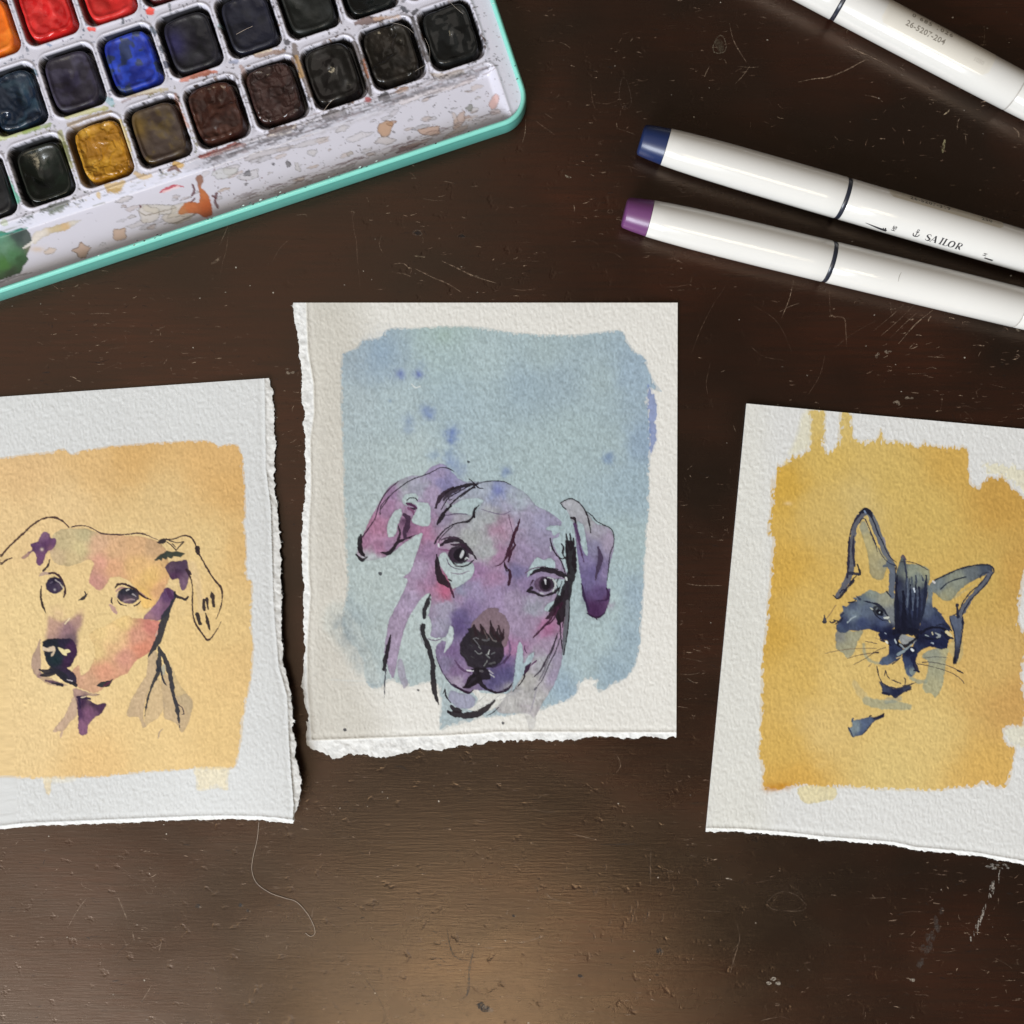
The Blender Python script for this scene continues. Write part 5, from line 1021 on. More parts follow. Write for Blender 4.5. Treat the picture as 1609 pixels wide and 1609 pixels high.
for j in (0, 1, 2):
    for k in range(-1, 8):
        base = [(64,80,100),(70,60,90)] if j and k < 3 else DKS
        if j == 0 and k in (0, 1, 2): base = [(120,120,50),(100,90,40),(60,64,40)]
        pu = k * PU - 5.6 * j + PU / 2; pv = -j * PV
        specks(22, (pu - 4, pu + 4), (pv - 50, pv + 50), base, .6, 2.6)
        specks(14, (pu - 48, pu), (pv - 64, pv - 56), base, .6, 2.8)
# tinted runs between the pans
for p, w, q, al in [
 ([(-6,218),(20,210),(60,198)],[14,12,8],(164,172,110),.8), ([(40,206),(78,196)],[10,6],(120,140,60),.7), ([(103,184),(130,176),(168,170)],[6,10,6],(176,174,120),.8), ([(108,196),(140,184),(175,175)],[8,6,4],(150,120,40),.6),
 ([(94,208),(104,240),(112,262)],[10,10,8],(150,150,80),.7), ([(100,226),(108,250)],[8,10],(70,80,30),.6), ([(188,190),(198,220),(204,246)],[8,10,7],(196,176,110),.75), ([(184,200),(190,210)],[8,6],(170,150,60),.7),
 ([(0,262),(12,290),(26,316)],[8,14,12],(72,168,140),.8), ([(196,150),(228,146),(262,140)],[6,8,6],(176,160,110),.6), ([(192,160),(210,152),(240,146)],[5,4,3],(110,70,50),.5),
 ([(286,126),(316,116),(340,112)],[7,10,5],(186,100,70),.8), ([(300,122),(330,114)],[5,6],(120,64,40),.7), ([(276,148),(284,180),(296,200)],[6,8,6],(180,120,90),.6),
 ([(378,104),(390,130),(402,160)],[6,8,8],(160,120,100),.6), ([(402,88),(420,84),(446,80)],[6,9,6],(140,110,90),.75), ([(400,84),(425,78)],[5,5],(220,205,180),.7),
 ([(462,72),(468,100),(482,130),(488,150)],[10,12,10,8],(96,78,62),.75), ([(466,88),(474,120)],[6,8],(176,140,90),.7), ([(556,68),(566,90),(576,120),(582,150)],[10,10,9,7],(74,64,56),.8), ([(572,96),(578,120)],[6,6],(150,90,56),.7), ([(560,36),(580,32),(600,30)],[8,12,6],(92,58,40),.8), ([(590,30),(625,26)],[6,5],(210,180,160),.6),
 ([(648,30),(656,52),(666,84),(672,96)],[8,10,9,6],(64,60,58),.8), ([(650,20),(655,16)],[7,6],(30,30,32),.8), ([(632,12),(638,18)],[7,8],(46,50,60),.85),
 ([(314,246),(336,240),(352,236),(368,230),(384,228)],[5,10,8,12,6],(122,56,46),.9), ([(316,247),(330,243)],[5,6],(150,60,50),.8),
 ([(420,214),(436,206),(462,200)],[5,14,9],(88,64,54),.85), ([(424,213),(452,209),(464,196)],[3,3,2],(226,214,206),.8), ([(508,184),(522,180),(538,176)],[6,14,6],(66,58,54),.8), ([(540,170),(543,184)],[6,8],(60,50,46),.7),
 ([(598,154),(606,152)],[12,15],(44,44,48),.9), ([(576,156),(579,157)],[9,9],(172,74,74),.85), ([(620,146),(634,140),(642,138)],[3,10,3],(160,122,96),.8),
 ([(676,116),(700,120),(726,112)],[4,12,8],(176,164,156),.7), ([(676,114),(690,126),(726,112)],[2,2,2],(96,84,80),.7),
 ([(168,292),(180,296),(194,286)],[8,16,8],(190,160,100),.8), ([(170,300),(190,298)],[6,6],(160,124,60),.6), ([(212,272),(224,278),(236,276)],[6,9,6],(200,168,110),.7), ([(276,258),(284,260)],[10,10],(188,150,80),.9), ([(264,268),(274,264),(284,270)],[5,8,4],(96,56,40),.85), ([(252,267),(254,270)],[6,5],(50,48,54),.85), ([(155,306),(156,308)],[8,8],(196,168,120),.8),
 ([(66,330),(84,326),(104,318)],[6,12,8],(60,66,52),.75), ([(80,334),(98,326)],[6,8],(96,104,80),.6), ([(38,342),(48,340)],[3,6],(70,76,66),.7), ([(6,350),(8,352)],[10,8],(176,186,160),.7),
 ([(235,17),(238,18)],[11,11],(226,78,66),.95), ([(141,46),(148,46)],[8,7],(226,70,56),.9), ([(192,28),(193,34)],[5,6],(54,62,74),.8), ([(238,44),(242,50)],[7,8],(70,84,100),.8), ([(76,70),(80,72)],[6,5],(90,120,160),.7), ([(54,112),(56,114)],[8,7],(60,104,124),.7), ([(260,98),(262,102)],[7,9],(54,60,84),.85), ([(252,74),(256,82)],[5,7],(60,70,84),.8), ([(266,6),(268,20)],[4,4],(64,76,84),.7), ([(450,66),(453,68)],[9,8],(48,46,52),.85), ([(344,40),(350,44)],[6,4],(150,190,200),.6),
 ([(150,118),(152,130)],[4,5],(140,180,200),.5), ([(168,156),(176,162)],[8,10],(140,186,200),.6), ([(360,98),(372,96)],[5,7],(90,104,140),.6),
]: c.ink(p, w, q, al, soft=1.0, rag=1.2, edge=.25)
# built-up smears round the dark wells
for j, k, pu, pv in pans:
    if j > 1 or k < 2 or (j == 1 and k < 4): continue
    for _ in range(15):
        a = rnd.uniform(0, 6.28); p = 5; ca, sa = math.cos(a), math.sin(a)
        q = 1 / max((abs(ca) ** p + abs(sa) ** p) ** (1 / p), 1e-6); o = rnd.uniform(-1, 3.2)
        u = pu + (44 + o) * ca * q; v = pv + (51 + o) * sa * q
        ta, tb = (-sa, ca) if rnd.random() < .8 else (ca, sa); L = rnd.uniform(2, 13)
        if abs(ca) > abs(sa) * .86: du, dv = 0, L
        else: du, dv = L, 0
        c.ink([uvp(u - du / 2, v - dv / 2), uvp(u + rnd.uniform(-.8, .8), v + rnd.uniform(-.8, .8)), uvp(u + du / 2, v + dv / 2)], [1, rnd.uniform(1.5, 5), 1],
              rnd.choice([(46,38,34),(70,50,42),(40,38,40),(104,80,64),(60,48,40)]), rnd.uniform(.45, .95), rag=1.2)
# dried rings in the trough
c.wash([uvp(230, 60), uvp(420, 59), uvp(690, 60), uvp(712, 70), uvp(640, 80), uvp(430, 84), uvp(240, 78)], color=(158, 154, 160), alpha=.5, soft=4, edge=.1, rough=3, fine=1.5, fvary=.3)
def puddle(cx, cy, rx, ry, col=(196,182,170), al=.55, rot=-.3, edge=.55, n=9, jag=.35):
    pts = []
    for t in range(n):
        a = t * 2 * math.pi / n; q = 1 + rnd.uniform(-jag, jag)
        x, y = rx * q * math.cos(a), ry * q * math.sin(a)
        pts.append((cx + x * math.cos(rot) - y * math.sin(rot), cy + x * math.sin(rot) + y * math.cos(rot)))
    c.wash(pts, color=col, alpha=al, edge=edge, ew=1.0, rough=1.2, soft=.7, gran=.02)
    c.ink(list(spline(pts, True, 3)) , rnd.uniform(.5, 1.1), tuple(v * .55 for v in col), al * rnd.uniform(.6, 1), sub=2, rag=.9)
for _ in range(46):
    x, y = uvp(rnd.uniform(60, 700), rnd.uniform(84, 142)); r_ = rnd.uniform(2, 7)
    puddle(x, y, r_ * rnd.uniform(1, 2.6), r_ * .6, rnd.choice([(186,180,182),(188,164,146),(176,160,156),(170,168,176)]), rnd.uniform(.35, .7), -.32)
for q in [(128,393,13,10,(186,158,140),.85,-.3),(187,369,12,10,(188,160,140),.85,-.2),(78,394,12,5,(200,178,156),.6),(162,384,5,3,(190,190,200),.6),(604,201,11,12,(178,140,108),.85,.2),(614,194,8,4,(170,130,100),.7),(677,205,16,8,(190,160,146),.85,-.1),(722,190,14,7,(186,160,150),.75,-1.1),(735,184,6,3,(180,150,140),.6),
          (566,214,20,6,(196,192,200),.6),(604,221,15,6,(188,180,182),.65,-.1),(490,240,8,5,(190,186,190),.6),(550,241,6,3.5,(176,170,168),.7),(576,236,9,3,(180,176,182),.6),(467,262,4,8,(182,178,180),.6,-.3),(452,257,4,5,(90,88,92),.8),(430,258,2,2,(60,56,60),.8),(643,216,3,2.5,(140,136,142),.7),(619,178,9,4,(184,180,190),.6,-.7),(587,190,5,2,(190,186,196),.6),(538,202,10,5,(190,186,190),.6),(480,226,26,4,(184,180,186),.6,-.25),(420,240,34,5,(178,172,176),.55,-.3),
          (738,170,6,5,(110,112,100),.7),(715,188,4,12,(190,170,160),.5),(776,160,6,12,(196,150,140),.7,.2),(778,176,7,5,(190,170,168),.6),(660,150,44,5,(196,186,190),.6,-.33),(700,140,36,4,(190,180,184),.6,-.3),(735,128,24,5,(190,178,182),.6,-.4),(640,232,20,4,(130,96,100),.75,-.35),(660,224,24,3,(170,150,150),.6,-.3),(720,206,24,5,(186,168,164),.6,-.4),(520,274,40,5,(176,172,178),.55,-.3),(560,268,16,4,(170,164,170),.6,-.3),(460,294,40,5,(170,160,160),.5,-.35),
          (390,277,18,8,(186,184,190),.5),(366,266,14,7,(186,182,186),.6,-.5),(350,272,20,8,(188,190,192),.55,-.3),(388,273,5,5,(84,86,94),.7),(386,290,3,2,(90,90,96),.6),(250,330,24,10,(190,184,176),.7,.1),(232,338,14,16,(192,184,174),.6,.2),(275,344,26,8,(188,178,166),.65,.05),(290,330,24,10,(192,184,174),.6,-.3)]:
    puddle(*q)
c.wash([(308,278),(316,275),(320,283),(316,294),(322,300),(330,312),(333,328),(334,338),(322,342),(310,336),(292,336),(284,338),(280,332),(290,320),(300,316),(312,318),(314,306),(311,292)], samples=[(313,280,(140,104,92)),(318,300,(184,110,66)),(326,330,(178,88,42)),(300,330,(186,106,64)),(288,334,(180,120,80))], edge=.3, rough=.8, e=3)
c.ink([(252,303),(262,297),(276,292),(288,293)], [3,6,4,2], (176,48,70), .9); c.ink([(256,302),(280,293)], [3,4], (226,200,206), .7)
for p, w in [([(302,290),(305,300),(300,310)],[3,4,2]),([(340,304),(338,316),(342,326)],[4,4,4]),([(334,308),(340,312)],[3,3]),([(220,323),(221,325)],[3,3]),([(300,318),(306,312)],[3,3])]: c.ink(p, w, (80,28,36), .85)
c.ink([(215,330),(228,338),(240,336),(262,330),(276,326)], [2,2,2,2,2], (130,122,112), .7); c.ink([(258,352),(276,350),(296,342),(308,336)], [2,2,3,2], (96,88,84), .7)
# long grey drying marks on the trough wall
for i in range(340):
    u = rnd.uniform(240, 700); v = rnd.gauss(68, 5); L = rnd.uniform(4, 34)
    if v > 84: continue
    a = uvp(u, v); b = uvp(u + L * .5, v + rnd.uniform(-2, 2)); d = uvp(u + L, v + rnd.uniform(-2, 2))
    c.ink([a, b, d], [1, rnd.uniform(1, 3), .8], rnd.choice([(88,84,88),(120,114,120),(70,64,66),(150,140,146)]), rnd.uniform(.3, .8))
for i in range(46):
    u = rnd.uniform(-90, 220); v = rnd.gauss(70, 4); L = rnd.uniform(4, 20)
    c.ink([uvp(u, v), uvp(u + L, v + rnd.uniform(-2, 2))], rnd.uniform(.8, 2), rnd.choice([(130,130,140),(150,146,140),(120,120,110)]), rnd.uniform(.2, .6))
for i in range(70):
    u = rnd.uniform(250, 700); v = 143 + rnd.uniform(-6, 3); L = rnd.uniform(10, 40)
    c.ink([uvp(u, v), uvp(u + L * .5, v - rnd.uniform(0, 4)), uvp(u + L, v)], [1, rnd.uniform(1, 3), .8], rnd.choice([(110,100,104),(96,70,74),(130,124,130)]), rnd.uniform(.3, .7))
# the green puddle at the left end
c.wash([(-40,360),(0,362),(14,366),(32,358),(44,362),(50,378),(46,392),(42,400),(44,408),(36,418),(33,428),(20,434),(0,440),(-40,452)], samples=[(0,375,(88,132,112)),(30,370,(52,66,66)),(45,372,(74,84,84)),(10,392,(96,134,112)),(20,400,(66,110,74)),(5,415,(62,106,52)),(30,410,(44,76,48)),(15,428,(48,64,46)),(-20,400,(76,116,92))], edge=.25, rough=1.5, wob=6, e=5)
c.wash([(50,372),(60,362),(90,354),(108,348),(128,346),(118,352),(104,362),(84,366),(66,374),(54,384)], samples=[(60,368,(214,206,196)),(90,358,(190,170,120)),(104,356,(200,160,90)),(120,348,(206,200,190))], edge=.35, rough=1.5, alpha=.8)
c.ink([(0,369),(20,364),(44,357)], [3,4,2], (60,132,120), .7); c.ink([(-20,452),(20,436),(50,428)], [3,3,2], (90,84,90), .6); c.ink([(36,390),(44,386),(52,378)], [3,5,3], (220,216,214), .8); c.blot(60,392,14,(200,170,130),.5,ry=5)
COLR = np.clip(c.C, .01, 1.3) * lin((206, 204, 216))[None] * 0.98
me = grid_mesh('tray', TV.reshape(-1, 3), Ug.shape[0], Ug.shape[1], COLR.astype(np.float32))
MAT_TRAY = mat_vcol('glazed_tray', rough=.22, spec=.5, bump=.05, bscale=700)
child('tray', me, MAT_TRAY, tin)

# rim and side of the tin, swept round a rounded rectangle
def rim_path(off):
    r = 40 + off; hx = (U1 - U0) / 2 + off; hy = (V1 - V0) / 2 + off; cu = (U0 + U1) / 2; cv = (V0 + V1) / 2
    out = []
    for (sx, sy, a0) in ((1, 1, 0), (-1, 1, 90), (-1, -1, 180), (1, -1, 270)):
        for t in range(13):
            a = math.radians(a0 + t * 7.5)
            out.append((cu + sx * (hx - r) + r * math.cos(a), cv + sy * (hy - r) + r * math.sin(a)))
    return out
prof = [(-3, .0052), (-1.2, .0066), (-.6, .0080), (.4, .0086), (2.0, .0089), (4.4, .0089), (6.4, .0085), (7.4, .0078), (7.6, .0066), (8.0, .0064), (8.2, .0012), (7.4, .0004), (6.0, .0001)]
MAT_RIM = mat_simple('turquoise_enamel', (134, 212, 198), rough=.24, coat=.4, bump=.05, bscale=300, var=.06)
MAT_BODY = mat_simple('shaded_turquoise_enamel', (92, 166, 156), rough=.3, coat=.2, bump=.05, bscale=300, var=.08)  # same enamel as the rim, darkened: the side's shade is in the colour
paths = [rim_path(o) for o, _ in prof]; n = len(paths[0])
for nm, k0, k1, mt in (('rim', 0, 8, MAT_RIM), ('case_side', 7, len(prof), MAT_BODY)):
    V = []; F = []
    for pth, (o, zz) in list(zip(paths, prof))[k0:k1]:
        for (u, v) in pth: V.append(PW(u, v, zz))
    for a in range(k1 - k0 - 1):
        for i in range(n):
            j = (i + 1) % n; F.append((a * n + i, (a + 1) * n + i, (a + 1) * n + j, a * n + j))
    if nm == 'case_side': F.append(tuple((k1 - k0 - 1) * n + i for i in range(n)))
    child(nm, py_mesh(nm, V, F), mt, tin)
# chips in the enamel
chip = []
CV = []; CF = []
for (u, v) in [(478,157.5),(486,158.5),(340,158),(600,158),(655,156.5),(352,157.5),(120,159),(225,158),(231,158.5),(300,158)]:
    b = len(CV)
    for t in range(7):
        a = -t * 2 * math.pi / 7; q = rnd.uniform(.6, 1.5); CV.append(PW(u + 1.7 * q * math.cos(a), v + .8 * q * math.sin(a), .00896))
    CF.append(tuple(b + t for t in range(7)))
DV = []; DF = []; DC = []
for _ in range(34):
    if rnd.random() < .75: u, v = rnd.uniform(-60, 740), 153.5 + rnd.uniform(0, 7)
    else: u, v = 750.5 + rnd.uniform(0, 7), rnd.uniform(-240, 110)
    b = len(DV); sz = rnd.uniform(.5, 1.5); cc = lin(rnd.choice([(40,36,38),(90,84,84),(150,110,90),(70,110,110),(206,236,230)]))
    for t in range(7):
        a = -t * 2 * math.pi / 7; q = sz * rnd.uniform(.6, 1.4); DV.append(PW(u + 1.5 * q * math.cos(a), v + .6 * q * math.sin(a), .00899)); DC.append((*cc, .4))
    DF.append(tuple(b + t for t in range(7)))
child('paint_fleck', py_mesh('paint_fleck', DV, DF, False, DC), MAT_TRAY, tin, kind='stuff')
child('enamel_chip', py_mesh('enamel_chip', CV, CF, False), mat_simple('bare_tin', (48, 46, 48), rough=.5, var=.2), tin, kind='stuff')

# paint cakes
def mat_cake():
    m, nt, b = new_mat('dried_watercolour')
    a = N(nt, 'ShaderNodeVertexColor', layer_name='paint')
    nt.links.new(a.outputs['Color'], b.inputs['Base Color']); nt.links.new(a.outputs['Alpha'], b.inputs['Roughness'])
    tc = N(nt, 'ShaderNodeTexCoord'); nz = N(nt, 'ShaderNodeTexNoise'); nz.inputs['Scale'].default_value = 900; nz.inputs['Detail'].default_value = 5
    nt.links.new(tc.outputs['Object'], nz.inputs['Vector'])
    bp = N(nt, 'ShaderNodeBump'); bp.inputs['Strength'].default_value = .14; bp.inputs['Distance'].default_value = .0004
    nt.links.new(nz.outputs['Fac'], bp.inputs['Height']); nt.links.new(bp.outputs['Normal'], b.inputs['Normal'])
    b.inputs['Specular IOR Level'].default_value = .5
    return m
MAT_CAKE = mat_cake()
def cake(j, k, pu, pv, spec):
    cols, kind, lift, sh, _, nm = spec
    NG = 66
    t_ = np.linspace(-1, 1, NG); t_ = np.sign(t_) * (1 - (1 - abs(t_)) ** 1.45)
    GA, GB = np.meshgrid(t_, t_)
    T = np.maximum(abs(GA), abs(GB)); A = np.arctan2(GB, GA + 1e-9)
    p = 4.6
    ca, sa = np.cos(A), np.sin(A)
    q = 1 / (abs(ca) ** p + abs(sa) ** p) ** (1 / p)
    sd = j * 13 + k * 5 + 40
    hx, hy = 39.0, 45.5
    u = hx * ca * q * T; v = hy * sa * q * T
    wob = 1 + .02 * (fbm(ca * 2 + sd, sa * 2 + sd, 3) - .5)
    u = u * wob; v = v * wob
    b1 = (fbm(u / 20 + sd, v / 20, 2, 2) - .5) * 2.0; b2 = fbm(u / 5 + sd, v / 5, 7, 2) - .5
    r2 = (u / hx) ** 2 + (v / hy) ** 2
    zz = .0058 + lift * .001 + 0 * u
    ridge = np.zeros_like(u)
    if kind == 'flat': zz += .00035 * b1 + .00008 * b2 + .0001 * sstep(.6, .9, T)
    elif kind == 'patchy': zz += .0004 * b1
    elif kind == 'waves':
        w = np.sin((u * .8 + v * .6) / 11 + 4 * b1 + sd); zz += .0008 * b1 + .00035 * w + .00018 * b2 - .0003 * np.exp(-r2 * 4)
    elif kind == 'mound': zz += .0016 * np.exp(-((u / hx - .2) ** 2 * 2.5 + (v / hy + .1) ** 2 * 2.2)) + .0007 * b1 + .0001 * b2 - .0012 * np.exp(-((u / hx + .1) ** 2 + (v / hy - .2) ** 2) * 9)
    elif kind == 'bowl': zz += -.0026 * np.exp(-r2 * 2.2) + .0003 * b1
    elif kind == 'cracked':
        ridge = np.exp(-(np.abs(fbm(u / 13 + sd, v / 17, 5, 2) - .5) / .03) ** 2); zz += .0004 * b1 + .0009 * np.exp(-r2 * 1.8) * .5 + .0003 * b2 - .00028 * ridge
        zz += .00018 * np.exp(-(np.abs(fbm(u / 20 + sd, v / 11, 9, 2) - .5) / .05) ** 2)
    rr = random.Random(sd * 7 + 1)
    for _h in range(2):
        hxp, hyp = rr.uniform(-.4, .4), rr.uniform(-.4, .4); an = rr.uniform(0, 3.1); el = rr.uniform(.35, .8)
        du_, dv_ = u / hx - hxp, v / hy - hyp
        du2 = du_ * math.cos(an) + dv_ * math.sin(an); dv2 = (-du_ * math.sin(an) + dv_ * math.cos(an)) / el
        zz = zz + rr.choice([-1, -1, .6]) * rr.uniform(.0004, .0010) * np.exp(-(du2 ** 2 + dv2 ** 2) * 5) * sstep(1.0, .7, T)
    zz = zz + .00035 * np.exp(-((T - .86) / .07) ** 2)
    zz = zz - .0035 * sstep(.93, 1.0, T) ** 1.5
    V, X, Y = PWa(u + pu + sh[0], v + pv + sh[1], zz)
    c0 = lin(cols[0]); C = np.zeros(u.shape + (4,)); C[..., :3] = c0
    for i, cc in enumerate(cols[1:]):
        a = sstep(.45, .62, fbm(u / 18 + i * 7 + sd, v / 18, i + 1))
        if kind == 'patchy' and i == 2: a = sstep(.56, .62, fbm(u / 14 + 3.3, v / 18 + 1.7, 3)) * .9
        if cc == (128, 98, 36): a = np.exp(-((u + 26) / 9) ** 2 - ((v + 18) / 22) ** 2) * .9
        if cc == (54, 50, 110): a = np.exp(-((u + 24) / 14) ** 2 - ((v + 6) / 20) ** 2) * .9
        C[..., :3] = C[..., :3] * (1 - a[..., None]) + lin(cc) * a[..., None]
    C[..., :3] *= (1 + .25 * b2 - .3 * ridge)[..., None]
    dark = sum(cols[0]) < 260
    C[..., :3] *= (.62 if cols[0][0] > cols[0][2] + 15 else .5) if dark else .85
    rg = .40 if kind in ('flat', 'patchy') else .27
    if kind in ('mound', 'bowl'): rg = .19
    C[..., 3] = np.clip(rg + .25 * b1, .12, .8)
    me = grid_mesh('paint_cake', V.reshape(-1, 3), NG, NG, C.reshape(-1, 4).astype(np.float32))
    if me.polygons[(NG - 1) * (NG // 2) + NG // 2].normal.z < 0: me.flip_normals()
    o = child('paint_cake', me, MAT_CAKE, tin)
    o['label'] = nm + ' cake of dried watercolour paint in its pan'
for j, k, pu, pv in pans:
    if (j, k) in CAKES: cake(j, k, pu, pv, CAKES[(j, k)])
    elif j <= 2 and k >= 4 or (j == 1 and k == 7): cake(j, k, pu, pv, ([(60, 50, 60), (50, 44, 50)], 'flat', .3, (0, 0), None, 'dark'))
    else: cake(j, k, pu, pv, ([(rnd.randint(90, 220), rnd.randint(90, 170), rnd.randint(40, 120)), (170, 140, 90)], 'flat', .3, (0, 0), None, 'pale'))

# ---------------------------------------------------------------- markers
MAT_WHITE = mat_simple('white_glossy_plastic', (211, 209, 205), rough=.16, spec=.5, coat=.15, bump=.01, bscale=200, var=.01)
MAT_NAVYRING = mat_simple('dark_ring_plastic', (38, 42, 54), rough=.3, var=.05)
MAT_SEAM = mat_simple('shadow_gap_plastic', (176, 172, 166), rough=.4, var=.02)
MAT_PRINT = mat_simple('grey_print', (128, 120, 110), rough=.5, var=.1)
MAT_BLACKPRINT = mat_simple('black_print', (48, 46, 48), rough=.5, var=.1)
MAT_LABEL = mat_simple('clear_sticker', (208, 203, 193), rough=.28, bump=.02, bscale=300, var=.02)

class Marker:
    def __init__(s, tip, ang, label, plug_col, plug_name, ringcol=None):
        s.r0 = 32.4
        s.rz = s.r0 * S * (H - s.r0 * S) / H
        s.k = S * (H - s.rz) / H
        s.ang = ang; s.tip = tip
        s.a = np.array([math.cos(ang), -math.sin(ang), 0.0]); s.e = np.array([-math.sin(ang), -math.cos(ang), 0.0])
        s.P0 = np.array([(tip[0] - CX) * s.k, -(tip[1] - CX) * s.k, s.rz])
        s.root = empty('marker_pen', (float(s.P0[0]), float(s.P0[1]), 0), label, 'marker pen', 'white marker pens')
        m = mat_simple(plug_name, plug_col, rough=.34, coat=.05, bump=.01, var=.03)
        s.rev('end_plug', [(0, 0), (0, 17), (.6, 20.5), (2.4, 23), (5, 24.0), (20, 26), (41.5, 28.0), (41.5, 20)], m)
        s.rev('cap', [(42, 20), (42, 28.0), (43, 28.5), (70, 29.9), (110, 31.2), (160, 32.0), (220, 32.4), (300, 32.5), (327, 32.5), (328, 32.1), (328, 24)], MAT_WHITE)
        s.rev('ring', [(328, 24), (328.4, 31.4), (329, 31.8), (334, 31.8), (334.6, 31.4), (335, 24)], MAT_NAVYRING)
        s.rev('barrel', [(335, 24), (335, 32.0), (336, 32.4), (420, 32.4), (540, 32.1), (636, 31.4), (637, 31.0), (637, 24)], MAT_WHITE)
        s.rev('seam', [(637, 24), (637.2, 30.7), (638.8, 30.7), (639, 24)], MAT_SEAM)
        s.rev('rear_cap', [(639, 24), (639, 30.8), (640, 31.2), (700, 30.4), (780, 28.6), (860, 26.0), (861, 20)], MAT_WHITE)
        s.rev('end_plug', [(861.5, 20), (861.5, 25.9), (880, 24.4), (888, 23), (890, 20), (890, 0)], m)
    def R(s, q): return np.interp(q, [42, 110, 220, 420, 540, 636, 860], [28, 31.2, 32.4, 32.4, 32.1, 31.4, 26])
    def pt(s, q, th, r):   # th: 0 on top, positive towards the near (lower) side
        return s.P0 + s.a * q * s.k + (s.e * math.sin(th) + np.array([0, 0, 1.0]) * math.cos(th)) * r * s.k
    def rev(s, name, prof, mat):
        NS = 64; V = []; F = []
        for q, r in prof:
            for i in range(NS): V.append(s.pt(q, 2 * math.pi * i / NS, max(r, .01)))
        for a in range(len(prof) - 1):
            for i in range(NS):
                j = (i + 1) % NS; F.append((a * NS + i, a * NS + j, (a + 1) * NS + j, (a + 1) * NS + i))
        me = py_mesh(name, V, F)
        o = child(name, me, mat, s.root)
        me.polygons.foreach_get
        import bmesh
        bm = bmesh.new(); bm.from_mesh(me); bmesh.ops.recalc_face_normals(bm, faces=bm.faces)
        for ed in bm.edges:
            if len(ed.link_faces) == 2 and ed.calc_face_angle(0) > math.radians(38): ed.smooth = False
        bm.to_mesh(me); bm.free()
        return o
    def map2d(s, pts, q0, t0, lift=.40, rot=0.0):
        th0 = math.asin(max(-1, min(1, t0 / s.R(q0))))
        out = []
        for x, y in pts:   # x along the pen, y up (towards the far side)
            xr = x * math.cos(rot) - y * math.sin(rot); yr = x * math.sin(rot) + y * math.cos(rot)
            q = q0 + xr; r = s.R(q); out.append(s.pt(q, th0 - yr / r, r + lift))
        return out
    def text(s, txt, q0, t0, size, mat, name='lettering', rot=0.0, sx=1.0, spacing=1.0):
        cu = bpy.data.curves.new('lettering', 'FONT'); cu.body = txt; cu.size = size; cu.align_x = 'CENTER'; cu.align_y = 'CENTER'
        cu.space_character = spacing; cu.resolution_u = 2; cu.offset = size * .018
        o = bpy.data.objects.new('tmp', cu); COL.objects.link(o)
        dg = bpy.context.evaluated_depsgraph_get(); dg.update()
        me = bpy.data.meshes.new_from_object(o.evaluated_get(dg)); bpy.data.objects.remove(o)
        pts = [(v.co.x * sx, v.co.y) for v in me.vertices]
        F = [tuple(p.vertices) for p in me.polygons]; bpy.data.meshes.remove(me)
        return child(name, py_mesh(name, s.map2d(pts, q0, t0, rot=rot), F, False), mat, s.root)
    def strokes(s, name, items, q0, t0, mat, lift=.4, rot=0.0):
        V = []; F = []
        for pts, w in items:
            w = np.atleast_1d(np.array(w, float)); P = np.array(pts, float)
            if len(w) != len(P): w = np.interp(np.linspace(0, 1, len(P)), np.linspace(0, 1, len(w)), w)
            Q = spline(np.column_stack([P, w]), False, 4); b = len(V); flat = []
            for i in range(len(Q)):
                a_ = Q[max(0, i - 1)][:2]; b_ = Q[min(len(Q) - 1, i + 1)][:2]; t = b_ - a_; L = np.hypot(*t) + 1e-9
                nx, ny = -t[1] / L, t[0] / L; k = Q[i][2] / 2
                flat += [(Q[i][0] + nx * k, Q[i][1] + ny * k), (Q[i][0] - nx * k, Q[i][1] - ny * k)]
                if i: f = b + 2 * i; F.append((f - 2, f - 1, f + 1, f))
            V += s.map2d(flat, q0, t0, lift, rot); lift += .002
        return child(name, py_mesh(name, V, F, False), mat, s.root, kind='stuff') if name == 'barcode' else child(name, py_mesh(name, V, F, False), mat, s.root)
    def sticker(s, q1, q2, tA, tB):
        thA = math.asin(tA / 32.4); thB = math.asin(tB / 32.4); V = []; F = []; NA, NB = 30, 22
        qs = np.linspace(q1, q2, NA + 1)
        for i, q in enumerate(qs):
            ins = 0
            dq = min(q - q1, q2 - q)
            if dq < 6: ins = (6 - math.sqrt(max(0, 36 - (6 - dq) ** 2))) / 32.4
            for j in range(NB + 1):
                th = thA + ins + (thB - ins - thA - ins) * j / NB; V.append(s.pt(q, th, s.R(q) + .22))
        for i in range(NA):
            for j in range(NB):
                a = i * (NB + 1) + j; F.append((a, a + 1, a + NB + 2, a + NB + 1)[::-1])
        # sticker border catches the light
        child('sticker', py_mesh('sticker', V, F), MAT_LABEL, s.root)

m1 = Marker((1030.3, -154.2), math.radians(27.8), 'white marker pen with a barcode sticker, in the top right corner', (90, 90, 100), 'grey_plug_plastic')
m1.sticker(396, 582, -32.2, 16)
bars = []; x = -52
while x < 52:
    w = rnd.choice([.8, 1.2, 1.8, 2.4]); bars.append(([(x + w / 2, -7), (x + w / 2, 9)], w)); x += w + rnd.choice([.9, 1.3, 2.0])
m1.strokes('barcode', bars, 471, -27.5, mat_simple('faded_bar_print', (138, 130, 120), rough=.5, var=.15), lift=.4)
LBL = mat_simple('pale_grey_print', (136, 130, 120), rough=.5, var=.1)
o = m1.text('0 685 1026', 472, -15.5, 12.5, LBL, spacing=1.25)
m1.text('26-5207-204', 467, 1.5, 12.5, LBL, spacing=1.05)
m1.text('1050', 560, 2.0, 9, mat_simple('faint_print', (190, 184, 174), rough=.5), spacing=1.0)
